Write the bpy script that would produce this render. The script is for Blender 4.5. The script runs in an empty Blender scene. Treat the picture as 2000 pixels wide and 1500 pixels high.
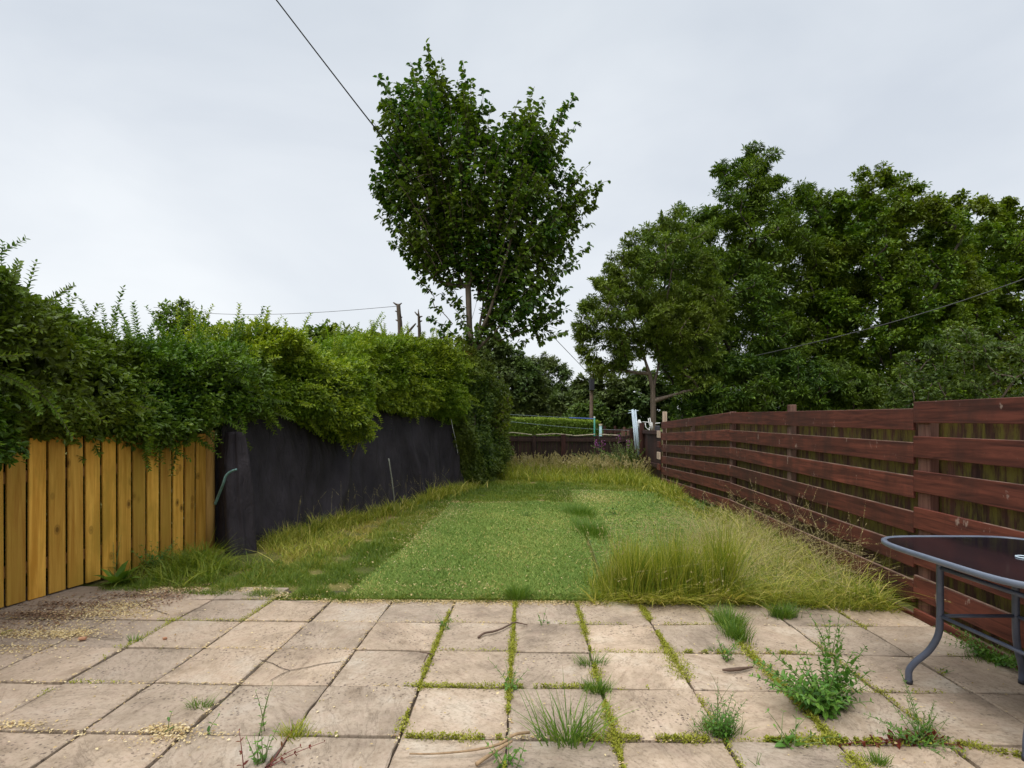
import bpy, math, random
import numpy as np
from mathutils import Vector, noise as mnoise
R = math.radians
scene = bpy.context.scene
COL = scene.collection
F, H, HZ = 1100.0, 1.3, 829.0          # focal length in photo pixels, eye height, horizon row

# ------------------------------------------------------------------ helpers
def W(px, py, D): return np.array([(px-1000)/F*D, D, H-(py-HZ)/F*D])
def G(px, py): return W(px, py, F*H/(py-HZ))
def tag(o, label=None, cat=None, group=None, kind=None):
    if label: o['label'] = label
    if cat: o['category'] = cat
    if group: o['group'] = group
    if kind: o['kind'] = kind
    return o
def empty(name, loc=(0,0,0), label=None, cat=None, group=None):
    o = bpy.data.objects.new(name, None); COL.objects.link(o); o.location = tuple(loc); o.empty_display_size = .1
    return tag(o, label, cat, group)
def build(name, V, Fq, mat, parent=None, smooth=False, rnd=None, loc=None):
    """V (n,3) world coordinates, Fq list of int arrays (each m x k); the parent's location is subtracted"""
    V = np.asarray(V, np.float32)
    off = np.array(parent.location if parent is not None else (loc if loc is not None else (0,0,0)), np.float32)
    p = parent
    while p is not None and p.parent is not None:
        p = p.parent; off = off + np.array(p.location, np.float32)
    V = V - off
    if not isinstance(Fq, list): Fq = [Fq]
    Fq = [np.asarray(f, np.int32) for f in Fq if len(f)]
    me = bpy.data.meshes.new(name)
    me.vertices.add(len(V)); me.vertices.foreach_set('co', V.ravel())
    tot = np.concatenate([np.full(len(f), f.shape[1], np.int32) for f in Fq])
    idx = np.concatenate([f.ravel() for f in Fq])
    me.loops.add(len(idx)); me.loops.foreach_set('vertex_index', idx)
    me.polygons.add(len(tot))
    st = np.zeros(len(tot), np.int32); st[1:] = np.cumsum(tot)[:-1]
    me.polygons.foreach_set('loop_start', st)
    me.polygons.foreach_set('loop_total', tot)
    me.polygons.foreach_set('use_smooth', np.full(len(tot), bool(smooth)))
    if rnd is not None:
        a = me.attributes.new('rnd', 'FLOAT', 'FACE'); a.data.foreach_set('value', np.asarray(rnd, np.float32))
    me.update(calc_edges=True); me.validate()
    me.materials.append(mat)
    o = bpy.data.objects.new(name, me); COL.objects.link(o)
    if parent is not None: o.parent = parent
    elif loc is not None: o.location = tuple(loc)
    return o
class MB:
    """collects shapes for one mesh object"""
    def __init__(s): s.V=[]; s.Q=[]; s.T=[]; s.n=0; s.rq=[]; s.rt=[]
    def add(s, V, Q=None, T=None, r=0.5):
        V = np.asarray(V, float)
        if Q is not None and len(Q): Q=np.asarray(Q,int); s.Q.append(Q+s.n); s.rq.append(np.broadcast_to(r,(len(Q),)))
        if T is not None and len(T): T=np.asarray(T,int); s.T.append(T+s.n); s.rt.append(np.broadcast_to(r,(len(T),)))
        s.V.append(V); s.n += len(V); return s
    def box(s, c, sz, rot=0, r=0.5, bev=0.0, tilt=0.0):
        x,y,z = [q/2 for q in sz]; b=min(bev, x*.9, y*.9, z*.9)
        if b<=0:
            P=np.array([[i,j,k] for k in (-z,z) for j in (-y,y) for i in (-x,x)])
            Q=[[0,2,3,1],[4,5,7,6],[0,1,5,4],[2,6,7,3],[0,4,6,2],[1,3,7,5]]; T=[]
        else:
            P=[];Q=[];T=[]
            idx={}
            for a in (-1,1):
                for bb in (-1,1):
                    for cc in (-1,1):
                        for ax in range(3):
                            q=[a*x,bb*y,cc*z]
                            for m in range(3):
                                if m!=ax: q[m]-= (a,bb,cc)[m]*b
                            idx[(a,bb,cc,ax)]=len(P); P.append(q)
            for ax in range(3):
                o=[m for m in range(3) if m!=ax]
                for sg in (-1,1):
                    f=[]
                    for (p,q) in ((-1,-1),(1,-1),(1,1),(-1,1)):
                        k=[0,0,0]; k[ax]=sg; k[o[0]]=p; k[o[1]]=q; f.append(idx[(*k,ax)])
                    if (sg>0)==(ax==1): f=f[::-1]
                    Q.append(f)
                for p in (-1,1):
                    for q in (-1,1):
                        k0=[0,0,0];k0[ax]=-1;k0[o[0]]=p;k0[o[1]]=q; k1=list(k0);k1[ax]=1
                        Q.append([idx[(*k0,o[0])],idx[(*k1,o[0])],idx[(*k1,o[1])],idx[(*k0,o[1])]])
            for a in (-1,1):
                for bb in (-1,1):
                    for cc in (-1,1): T.append([idx[(a,bb,cc,m)] for m in range(3)])
            P=np.array(P)
        if tilt:
            ct,st=math.cos(tilt),math.sin(tilt); P=np.stack([P[:,0]*ct-P[:,2]*st,P[:,1],P[:,0]*st+P[:,2]*ct],1)
        cr,sr=math.cos(rot),math.sin(rot)
        P=np.stack([P[:,0]*cr-P[:,1]*sr,P[:,0]*sr+P[:,1]*cr,P[:,2]],1)+np.asarray(c,float)
        return s.add(P,Q,T,r)
    def beam(s, A, B, w, h, r=0.5, bev=.003, up=(0,0,1)):
        """a board from A to B (centre line), w horizontal thickness, h height; may rise"""
        A=np.asarray(A,float);B=np.asarray(B,float); d=B-A; L=np.linalg.norm(d); d/=L
        side=np.cross(d,up); side/=np.linalg.norm(side); u=np.cross(side,d)
        t=MB().box((0,0,0),(L,w,h),bev=bev)
        P=t.V[0]; P=(A+B)/2+P[:,:1]*d+P[:,1:2]*(-side)+P[:,2:3]*u
        s.add(P, t.Q[0], t.T[0] if t.T else None, r); return s
    def tube(s, pts, rad, n=8, r=0.5, cap=True):
        pts=np.asarray(pts,float); m=len(pts); rad=np.broadcast_to(rad,(m,))
        tan=np.gradient(pts,axis=0); tan/=np.linalg.norm(tan,axis=1)[:,None]+1e-9
        ref=np.array([0,0,1.]) if abs(tan[0][2])<.9 else np.array([1.,0,0])
        V=[];
        u=np.cross(tan[0],ref); u/=np.linalg.norm(u)
        for i in range(m):
            u=u-tan[i]*np.dot(u,tan[i]); u/=np.linalg.norm(u)+1e-9; v=np.cross(tan[i],u)
            a=np.arange(n)*2*math.pi/n
            V.append(pts[i]+rad[i]*(np.cos(a)[:,None]*u+np.sin(a)[:,None]*v))
        V=np.concatenate(V); Q=[]
        for i in range(m-1):
            for k in range(n):
                Q.append([i*n+k,i*n+(k+1)%n,(i+1)*n+(k+1)%n,(i+1)*n+k])
        T=[]
        if cap:
            c0=len(V); V=np.concatenate([V,[pts[0]],[pts[-1]]])
            for k in range(n):
                T.append([c0,(k+1)%n,k]); T.append([c0+1,(m-1)*n+k,(m-1)*n+(k+1)%n])
        return s.add(V,Q,T,r)
    def make(s, name, mat, parent=None, smooth=False, loc=None):
        Fs=[];rn=[]
        if s.Q: Fs.append(np.concatenate(s.Q)); rn.append(np.concatenate(s.rq))
        if s.T: Fs.append(np.concatenate(s.T)); rn.append(np.concatenate(s.rt))
        return build(name,np.concatenate(s.V),Fs,mat,parent,smooth,np.concatenate(rn),loc)
def nz(v): return v/(np.linalg.norm(v,axis=-1,keepdims=True)+1e-9)
def inpoly(P, poly):
    poly=np.asarray(poly,float); x,y=P[:,0],P[:,1]; c=np.zeros(len(P),bool); j=len(poly)-1
    for i in range(len(poly)):
        xi,yi=poly[i][:2]; xj,yj=poly[j][:2]
        c ^= ((yi>y)!=(yj>y)) & (x < (xj-xi)*(y-yi)/(yj-yi+1e-12)+xi); j=i
    return c
def edgedist(P, poly):
    poly=np.asarray(poly,float); d=np.full(len(P),1e9)
    for i in range(len(poly)):
        a=poly[i-1];b=poly[i]; ab=b-a; t=np.clip(((P-a)@ab)/(ab@ab+1e-9),0,1)
        d=np.minimum(d,np.linalg.norm(P-(a+t[:,None]*ab),axis=1))
    return d
def fnoise(P, sc, seed=0.0):
    """cheap smooth vector noise, about -1..1"""
    P=np.asarray(P)*sc; s=np.zeros(len(P)); rg=np.random.default_rng(int(seed*977)+5)
    for k in range(7):
        f=rg.normal(size=P.shape[1])*1.3; s+=np.sin(P@f+rg.uniform(0,6.28))
    return s/3.7
# leaf templates: length along y, width x, normal z
LEAF4=(np.array([[0,0,0],[.27,.42,.07],[0,1,-.06],[-.27,.42,.07]]), np.array([[0,1,2,3]]))
SLIM4=(np.array([[0,0,0],[.16,.45,.05],[0,1,-.08],[-.16,.45,.05]]), np.array([[0,1,2,3]]))
LEAF6=(np.array([[0,0,0],[.22,.22,.05],[.22,.62,.03],[0,1,-.14],[-.22,.62,.03],[-.22,.22,.05]]), np.array([[0,1,2,3],[0,3,4,5]]))
BROAD6=(np.array([[0,0,0],[.32,.2,.06],[.3,.62,.02],[0,1,-.2],[-.3,.62,.02],[-.32,.2,.06]]), np.array([[0,1,2,3],[0,3,4,5]]))
def leaves(P, d, n, s, tpl, r, rg, wj=.25):
    """arrays of leaves: P positions, d directions, n rough normals, s lengths"""
    P=np.asarray(P,float); N=len(P); d=nz(np.asarray(d,float)); side=nz(np.cross(d,n)); n=np.cross(side,d)
    T,Fc=tpl; k=len(T); s=np.broadcast_to(s,(N,)); w=s*(1+rg.uniform(-wj,wj,N))
    V=(P[:,None,:]+ (T[None,:,0]*w[:,None])[:,:,None]*side[:,None,:]+(T[None,:,1]*s[:,None])[:,:,None]*d[:,None,:]+(T[None,:,2]*s[:,None])[:,:,None]*n[:,None,:])
    Q=(Fc[None]+np.arange(N)[:,None,None]*k).reshape(-1,4)
    rr=np.repeat(np.broadcast_to(r,(N,)),len(Fc))
    return V.reshape(-1,3),Q,rr
def blades(P, h, w, lean, curl, az, levels=4, rg=None, face=None):
    """grass blades. lean and curl give bend in direction az"""
    N=len(P); t=np.linspace(0,1,levels); h=np.broadcast_to(h,(N,)); w=np.broadcast_to(w,(N,))
    L=np.stack([np.cos(az),np.sin(az),0*az],1)
    hor=(np.outer(lean,t)+np.outer(curl,t**2))*h[:,None]
    ver=(t[None,:]-np.outer(np.clip(curl,0,2)*.42,t**2.5))*h[:,None]
    C=P[:,None,:]+hor[:,:,None]*L[:,None,:]; C[:,:,2]+=ver
    fa=az+math.pi/2+(rg.uniform(-1.2,1.2,N)); S=np.stack([np.cos(fa),np.sin(fa),0*fa],1)
    ww=np.outer(w,np.array([1-.93*x**1.6 for x in t]))/2
    V=np.stack([C-ww[:,:,None]*S[:,None,:],C+ww[:,:,None]*S[:,None,:]],2).reshape(-1,3)
    b=np.arange(N)[:,None]*levels*2
    Q=np.concatenate([np.stack([b+2*i,b+2*i+1,b+2*i+3,b+2*i+2],2).reshape(-1,4) for i in range(levels-1)])
    return V,Q,C[:,-1,:],nz(C[:,-1,:]-C[:,-2,:])
def frusta(A,B,ra,rb,n=6):
    d=nz(B-A); ref=np.where(np.abs(d[:,2:3])<.9,np.array([[0,0,1.]]),np.array([[1.,0,0]]))
    u=nz(np.cross(d,ref)); v=np.cross(d,u); a=np.arange(n)*2*math.pi/n; c,s=np.cos(a),np.sin(a)
    ring=c[None,:,None]*u[:,None,:]+s[None,:,None]*v[:,None,:]
    V=np.concatenate([A[:,None,:]+ra[:,None,None]*ring,B[:,None,:]+rb[:,None,None]*ring],1).reshape(-1,3)
    b=np.arange(len(A))[:,None]*2*n
    Q=np.concatenate([np.stack([b+k,b+(k+1)%n,b+n+(k+1)%n,b+n+k],2).reshape(-1,4) for k in range(n)])
    return V,Q

# ------------------------------------------------------------------ materials
def newmat(name):
    m=bpy.data.materials.new(name); m.use_nodes=True; nt=m.node_tree; nt.nodes.clear()
    o=nt.nodes.new('ShaderNodeOutputMaterial'); b=nt.nodes.new('ShaderNodeBsdfPrincipled')
    nt.links.new(b.outputs[0],o.inputs[0]); return m,nt,b,o
def N(nt,t,**kw):
    n=nt.nodes.new(t)
    for k,v in kw.items():
        if k.startswith('i_'): n.inputs[k[2:].replace('_',' ')].default_value=v
        else: setattr(n,k,v)
    return n
def ramp(nt, stops, src, interp='LINEAR'):
    r=nt.nodes.new('ShaderNodeValToRGB'); r.color_ramp.interpolation=interp; e=r.color_ramp.elements
    while len(e)<len(stops): e.new(0.5)
    for k,(p,c) in enumerate(stops): e[k].position=p; e[k].color=(*c,1) if len(c)==3 else c
    nt.links.new(src,r.inputs[0]); return r.outputs[0]
def noise(nt, scale, detail=4, rough=.55, vec=None, dist=0):
    n=N(nt,'ShaderNodeTexNoise'); n.inputs['Scale'].default_value=scale; n.inputs['Detail'].default_value=detail
    n.inputs['Roughness'].default_value=rough; n.inputs['Distortion'].default_value=dist
    if vec is not None: nt.links.new(vec,n.inputs['Vector'])
    return n.outputs['Fac']
def mix(nt, a, b, fac, mode='MIX'):
    m=N(nt,'ShaderNodeMix',data_type='RGBA',blend_type=mode)
    for s,v in ((m.inputs[6],a),(m.inputs[7],b),(m.inputs[0],fac)):
        if hasattr(v,'links') or isinstance(v,bpy.types.NodeSocket): nt.links.new(v,s)
        elif isinstance(v,(int,float)): s.default_value=v
        else: s.default_value=(*v,1)
    return m.outputs[2]
def math_(nt, op, a, b=0.0, clamp=False):
    m=N(nt,'ShaderNodeMath',operation=op,use_clamp=clamp)
    for s,v in ((m.inputs[0],a),(m.inputs[1],b)):
        if isinstance(v,bpy.types.NodeSocket): nt.links.new(v,s)
        else: s.default_value=v
    return m.outputs[0]
def coords(nt, scale=(1,1,1), rot=(0,0,0), which='Object'):
    tc=N(nt,'ShaderNodeTexCoord'); mp=N(nt,'ShaderNodeMapping'); nt.links.new(tc.outputs[which],mp.inputs[0])
    mp.inputs['Scale'].default_value=scale; mp.inputs['Rotation'].default_value=rot; return mp.outputs[0]
def geopos(nt, scale=(1,1,1), rot=(0,0,0)):
    g=N(nt,'ShaderNodeNewGeometry'); mp=N(nt,'ShaderNodeMapping'); nt.links.new(g.outputs['Position'],mp.inputs[0])
    mp.inputs['Scale'].default_value=scale; mp.inputs['Rotation'].default_value=rot; return mp.outputs[0]
def attr(nt, name='rnd'):
    a=N(nt,'ShaderNodeAttribute'); a.attribute_name=name; return a.outputs['Fac']
def bump(nt, b, h, strength, dist=.01):
    n=N(nt,'ShaderNodeBump'); n.inputs['Strength'].default_value=strength; n.inputs['Distance'].default_value=dist
    nt.links.new(h,n.inputs['Height']); nt.links.new(n.outputs[0],b.inputs['Normal'])
def leafmat(name, cols, rough=.5, trans=.3, patch=None, spec=.35, tcol=1.5, psc=.6):
    """cols: ramp over the per-leaf random number; patch: second colour mixed by a broad noise"""
    m,nt,b,o=newmat(name)
    c=ramp(nt,[(i/(len(cols)-1),c) for i,c in enumerate(cols)],attr(nt))
    if patch:
        f=noise(nt,psc,3,.6,geopos(nt)); f=ramp(nt,[(.42,(0,0,0)),(.62,(1,1,1))],f); c=mix(nt,c,patch,math_(nt,'MULTIPLY',f,.6))
    nt.links.new(c,b.inputs['Base Color']); b.inputs['Roughness'].default_value=rough
    b.inputs['Specular IOR Level'].default_value=spec
    if trans>0:
        t=N(nt,'ShaderNodeBsdfTranslucent'); tc=mix(nt,c,(tcol*1.0,tcol*1.05,tcol*.45),1.0,'MULTIPLY'); nt.links.new(tc,t.inputs[0])
        ms=N(nt,'ShaderNodeMixShader'); ms.inputs[0].default_value=trans
        nt.links.new(b.outputs[0],ms.inputs[1]); nt.links.new(t.outputs[0],ms.inputs[2]); nt.links.new(ms.outputs[0],o.inputs[0])
    return m
def plain(name, col, rough=.6, metal=0, nscale=0, nvar=.3, spec=.5, bmp=0):
    m,nt,b,o=newmat(name); b.inputs['Base Color'].default_value=(*col,1); b.inputs['Roughness'].default_value=rough
    b.inputs['Metallic'].default_value=metal; b.inputs['Specular IOR Level'].default_value=spec
    if nscale:
        f=noise(nt,nscale,5,.6,geopos(nt))
        c=ramp(nt,[(.3,[x*(1-nvar) for x in col]),(.7,[min(1,x*(1+nvar)) for x in col])],f); nt.links.new(c,b.inputs['Base Color'])
        if bmp: bump(nt,b,f,bmp,.005)
    return m
def woodmat(name, dark, light, axis='z', rough=.7, stain=None, algae=None, knots=False, scale=1.0, pale=None):
    """grained timber; grain runs along axis"""
    m,nt,b,o=newmat(name)
    sc={'z':(26,26,1.3),'y':(26,1.1,26),'x':(1.1,26,26)}[axis]
    a=attr(nt); g=N(nt,'ShaderNodeNewGeometry'); ad=N(nt,'ShaderNodeVectorMath',operation='MULTIPLY_ADD')
    cm=N(nt,'ShaderNodeCombineXYZ'); 
    for i in range(3): nt.links.new(a,cm.inputs[i])
    nt.links.new(cm.outputs[0],ad.inputs[0]); ad.inputs[1].default_value=(37,37,37); nt.links.new(g.outputs['Position'],ad.inputs[2])
    mp=N(nt,'ShaderNodeMapping'); nt.links.new(ad.outputs[0],mp.inputs[0]); mp.inputs['Scale'].default_value=[s*scale for s in sc]
    f=noise(nt,1.0,6,.62,mp.outputs[0],dist=.9)
    c=ramp(nt,[(.34,dark),(.5,[ (x+y)/2 for x,y in zip(dark,light)]),(.66,light)],f)
    c=mix(nt,c,mix(nt,(.62,.62,.62),(1.25,1.2,1.15),a),1.0,'MULTIPLY')
    if knots:
        v=N(nt,'ShaderNodeTexVoronoi'); mk=N(nt,'ShaderNodeMapping'); nt.links.new(ad.outputs[0],mk.inputs[0])
        mk.inputs['Scale'].default_value={'z':(7,7,4.2),'y':(7,1.5,7),'x':(1.5,7,7)}[axis]; nt.links.new(mk.outputs[0],v.inputs[0]); v.inputs['Scale'].default_value=1
        k=ramp(nt,[(.07,(1,1,1)),(.11,(.35,.35,.35)),(.14,(.55,.55,.55)),(.19,(0,0,0))],v.outputs['Distance'])
        c=mix(nt,c,[x*.35 for x in dark],k)
    if stain:
        s=noise(nt,2.3,5,.65,geopos(nt,(1,1,.45))); s=ramp(nt,[(.47,(0,0,0)),(.66,(1,1,1))],s); c=mix(nt,c,stain,math_(nt,'MULTIPLY',s,.75))
    if algae:
        s=noise(nt,3.2,6,.75,geopos(nt,(1,4.5,.8))); s=ramp(nt,[(.44,(0,0,0)),(.6,(1,1,1))],s); c=mix(nt,c,algae,math_(nt,'MULTIPLY',s,.85))
    if pale:
        s=noise(nt,1.0,4,.7,geopos(nt,(22,9,5.0) if axis!='z' else (14,14,4))); s=ramp(nt,[(.645,(0,0,0)),(.70,(1,1,1))],s); c=mix(nt,c,pale,math_(nt,'MULTIPLY',s,.8))
    nt.links.new(c,b.inputs['Base Color']); b.inputs['Roughness'].default_value=rough; b.inputs['Specular IOR Level'].default_value=.3
    bump(nt,b,f,.35,.004); return m

M={}
M['pine']=woodmat('pine',(.46,.22,.025),(.72,.42,.075),'z',knots=True,stain=(.36,.22,.025))
M['pine_dark']=woodmat('pine_rail',(.20,.10,.03),(.33,.19,.06),'y')
M['pine_post']=woodmat('pine_post',(.38,.21,.05),(.56,.35,.11),'z')
M['red_front']=woodmat('red_stained_board',(.060,.018,.012),(.205,.060,.038),'y',stain=(.045,.020,.015),pale=(.36,.27,.22))
M['red_back']=woodmat('algae_board',(.055,.024,.018),(.15,.070,.050),'z',algae=(.20,.175,.03),stain=(.05,.028,.024))
M['red_post']=woodmat('weathered_post',(.07,.03,.022),(.17,.085,.065),'z',stain=(.2,.14,.11))
M['pale_top']=plain('pale_board_top',(.24,.15,.11),.8,nscale=9,nvar=.6)
M['pale_end']=woodmat('bare_board_end',(.36,.27,.20),(.62,.50,.40),'z')
M['brown_fence']=woodmat('brown_upright_board',(.028,.010,.008),(.075,.028,.020),'z',stain=(.02,.012,.010))
M['back_fence']=woodmat('dark_upright_board',(.030,.016,.012),(.062,.032,.024),'z',stain=(.02,.014,.012))
M['capping']=plain('pale_capping',(.56,.47,.34),.7,nscale=9)
M['bark']=woodmat('bark',(.055,.042,.032),(.16,.125,.095),'z',scale=.8)
M['bark_dark']=woodmat('dark_bark',(.02,.016,.012),(.07,.055,.042),'z',scale=.8)
M['twigbark']=plain('twig_bark',(.09,.06,.035),.8,nscale=20)
M['hedge_a']=leafmat('privet_leaf',[(0.0255, 0.063, 0.0066), (0.0564, 0.1221, 0.011), (0.1024, 0.197, 0.0152), (0.1793, 0.266, 0.0262)],.42,.22,patch=(0.1279, 0.1477, 0.0131))
M['hedge_b']=leafmat('shrub_leaf',[(0.0734, 0.1139, 0.0088), (0.15, 0.2148, 0.0147), (0.2668, 0.3288, 0.0202), (0.3668, 0.4172, 0.032)],.45,.28,patch=(0.1334, 0.2528, 0.0176))
M['hedge_c']=leafmat('ivy_leaf',[(0.034, 0.066, 0.0113), (0.0681, 0.1203, 0.0169), (0.1336, 0.1941, 0.0255), (0.2186, 0.2717, 0.0424)],.5,.22,patch=(0.1457, 0.165, 0.0169))
M['cherry']=leafmat('broad_leaf',[(0.0174, 0.0557, 0.0076), (0.0394, 0.1021, 0.0101), (0.0743, 0.1522, 0.0128), (0.1528, 0.2228, 0.0204)],.4,.25,patch=(0.1091, 0.1392, 0.0128),psc=.9)
M['ash_a']=leafmat('ash_leaf_pale',[(0.0498, 0.0955, 0.0124), (0.0874, 0.1484, 0.0149), (0.1448, 0.2121, 0.0212), (0.2245, 0.2969, 0.0373)],.55,.2,patch=(0.1373, 0.1696, 0.0124),psc=.45)
M['ash_b']=leafmat('ash_leaf_dark',[(0.0322, 0.074, 0.0096), (0.0645, 0.1294, 0.0106), (0.121, 0.1962, 0.0126), (0.1882, 0.2771, 0.0212)],.55,.2,patch=(0.121, 0.157, 0.0077),psc=.4)
M['ash_c']=leafmat('sycamore_leaf',[(0.0348, 0.0836, 0.0069), (0.0746, 0.1464, 0.0088), (0.1292, 0.2091, 0.0117), (0.1989, 0.2824, 0.0177)],.5,.22,patch=(0.1367, 0.1506, 0.0078),psc=.45)
M['ash_d']=leafmat('elder_leaf',[(0.0429, 0.078, 0.0156), (0.0787, 0.1235, 0.0208), (0.1216, 0.1755, 0.0286), (0.1859, 0.234, 0.0455)],.5,.28,patch=(0.0858, 0.13, 0.0195))
M['far']=leafmat('far_leaf',[(0.0441, 0.0801, 0.023), (0.068, 0.1165, 0.0279), (0.1001, 0.1547, 0.036), (0.1401, 0.2002, 0.0491)],.6,.15,patch=(0.1001, 0.1092, 0.023),psc=.25)
M['farlight']=leafmat('far_leaf_light',[(0.048, 0.084, 0.0156), (0.072, 0.126, 0.0192), (0.108, 0.168, 0.0264), (0.156, 0.216, 0.036)],.6,.2)
M['yellow']=leafmat('yellow_green_leaf',[(.09,.13,.012),(.15,.2,.015),(.22,.26,.02)],.5,.35)
M['redleaf']=leafmat('red_brown_leaf',[(.10,.03,.008),(.16,.055,.012),(.20,.10,.02)],.5,.3)
M['cliphedge']=leafmat('clipped_hedge_leaf',[(0.0899, 0.1501, 0.018), (0.1501, 0.2301, 0.0252), (0.26, 0.34, 0.036)],.6,.15)
M['lawn']=leafmat('lawn_blade',[(0.0687, 0.1204, 0.0143), (0.1169, 0.1806, 0.0183), (0.1788, 0.2289, 0.0244), (0.2751, 0.265, 0.0407), (0.4951, 0.3733, 0.122)],.55,.3,psc=1.1)
M['drygrass']=leafmat('dry_grass_blade',[(.16,.15,.035),(.26,.22,.07),(.38,.31,.13),(.46,.36,.19)],.6,.25)
M['tall']=leafmat('tall_grass_blade',[(0.0915, 0.159, 0.0141), (0.17, 0.2202, 0.0182), (0.2876, 0.3058, 0.0304), (0.4444, 0.4158, 0.0811), (0.6274, 0.5137, 0.1723)],.5,.3)
M['seed']=leafmat('seed_head',[(.30,.25,.10),(.42,.35,.17),(.50,.40,.24)],.7,.2)
M['pile']=leafmat('plastic_pile',[(0.0979, 0.165, 0.0306), (0.1467, 0.2308, 0.0458), (0.2055, 0.2903, 0.0632), (0.3132, 0.3563, 0.0979), (0.6457, 0.4617, 0.1851)],.6,.15,spec=.15)
M['moss']=leafmat('moss_leaf',[(.14,.15,.012),(.23,.24,.018),(.32,.33,.03),(.40,.38,.08)],.7,.2)
M['tuft']=leafmat('tuft_blade',[(0.0514, 0.1162, 0.0134), (0.0882, 0.1742, 0.0201), (0.147, 0.2323, 0.0251), (0.2351, 0.2788, 0.0418)],.5,.25)
M['weed']=leafmat('weed_leaf',[(0.046, 0.1265, 0.0202), (0.0805, 0.1955, 0.0276), (0.1265, 0.253, 0.0368), (0.1725, 0.299, 0.046)],.45,.25)
M['weedred']=leafmat('red_weed_leaf',[(.10,.018,.014),(.16,.03,.015),(.12,.09,.02)],.5,.2)
M['stem_g']=plain('green_stem',(.13,.17,.05),.6)
M['stem_r']=plain('red_stem',(.17,.035,.03),.6)
M['pink']=leafmat('pink_petal',[(.30,.06,.28),(.42,.10,.40)],.6,.3,tcol=1.2)
M['debris']=leafmat('straw_flake',[(.24,.13,.06),(.42,.29,.12),(.60,.47,.24),(.70,.58,.36)],.7,.1)
M['litter']=leafmat('leaf_litter',[(.09,.05,.03),(.17,.095,.055),(.27,.16,.09),(.4,.27,.15)],.8,.0)
M['steel']=plain('powder_steel',(.085,.10,.145),.36,nscale=30,nvar=.12,spec=.6)
M['rim']=plain('rim_steel',(.125,.15,.20),.33,nscale=25,nvar=.12,spec=.6)
M['galv']=plain('pale_tube',(.55,.66,.74),.4,nscale=10,nvar=.15)
M['white']=plain('white_paint',(.72,.72,.70),.6,nscale=8,nvar=.15)
M['wire']=plain('cable',(.012,.012,.014),.6)
M['wiregrey']=plain('grey_cable',(.10,.10,.11),.6)
M['wirepale']=plain('pale_line',(.18,.24,.26),.6)
M['greenpole']=plain('green_pole',(.03,.22,.16),.5)
M['blue']=plain('blue_arm',(.03,.08,.30),.5)
M['teal']=plain('teal_post',(.28,.45,.46),.6,nscale=12)
M['hose']=plain('hose',(.10,.19,.18),.45,nscale=40)
M['cane']=plain('cane',(.42,.42,.36),.6,nscale=60)
M['poleM']=plain('pole_wood',(.16,.11,.08),.8,nscale=6)
M['brick']=plain('brick_chip',(.36,.18,.10),.9,nscale=60)
M['stick']=plain('dry_stick',(.10,.06,.04),.85,nscale=40)
M['stickpale']=plain('pale_stick',(.30,.20,.11),.85,nscale=40)
M['shed']=plain('dark_furniture',(.03,.03,.04),.5)

def sheetmat():
    m,nt,b,o=newmat('woven_black_sheet'); v=coords(nt)
    f=noise(nt,2.2,5,.6,v); fine=noise(nt,160,2,.6,v)
    c=ramp(nt,[(.3,(.014,.011,.014)),(.7,(.038,.031,.037))],f); c=mix(nt,c,mix(nt,(.7,.7,.7),(1.3,1.3,1.3),fine),1,'MULTIPLY')
    s=noise(nt,7,4,.7,v); s=ramp(nt,[(.70,(0,0,0)),(.75,(1,1,1))],s); c=mix(nt,c,(.09,.10,.03),math_(nt,'MULTIPLY',s,.5))
    nt.links.new(c,b.inputs['Base Color']); b.inputs['Roughness'].default_value=.72; b.inputs['Specular IOR Level'].default_value=.3
    bump(nt,b,noise(nt,5,6,.6,coords(nt,(2,2,.7)),1.0),.7,.05); return m
M['sheet']=sheetmat()

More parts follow.
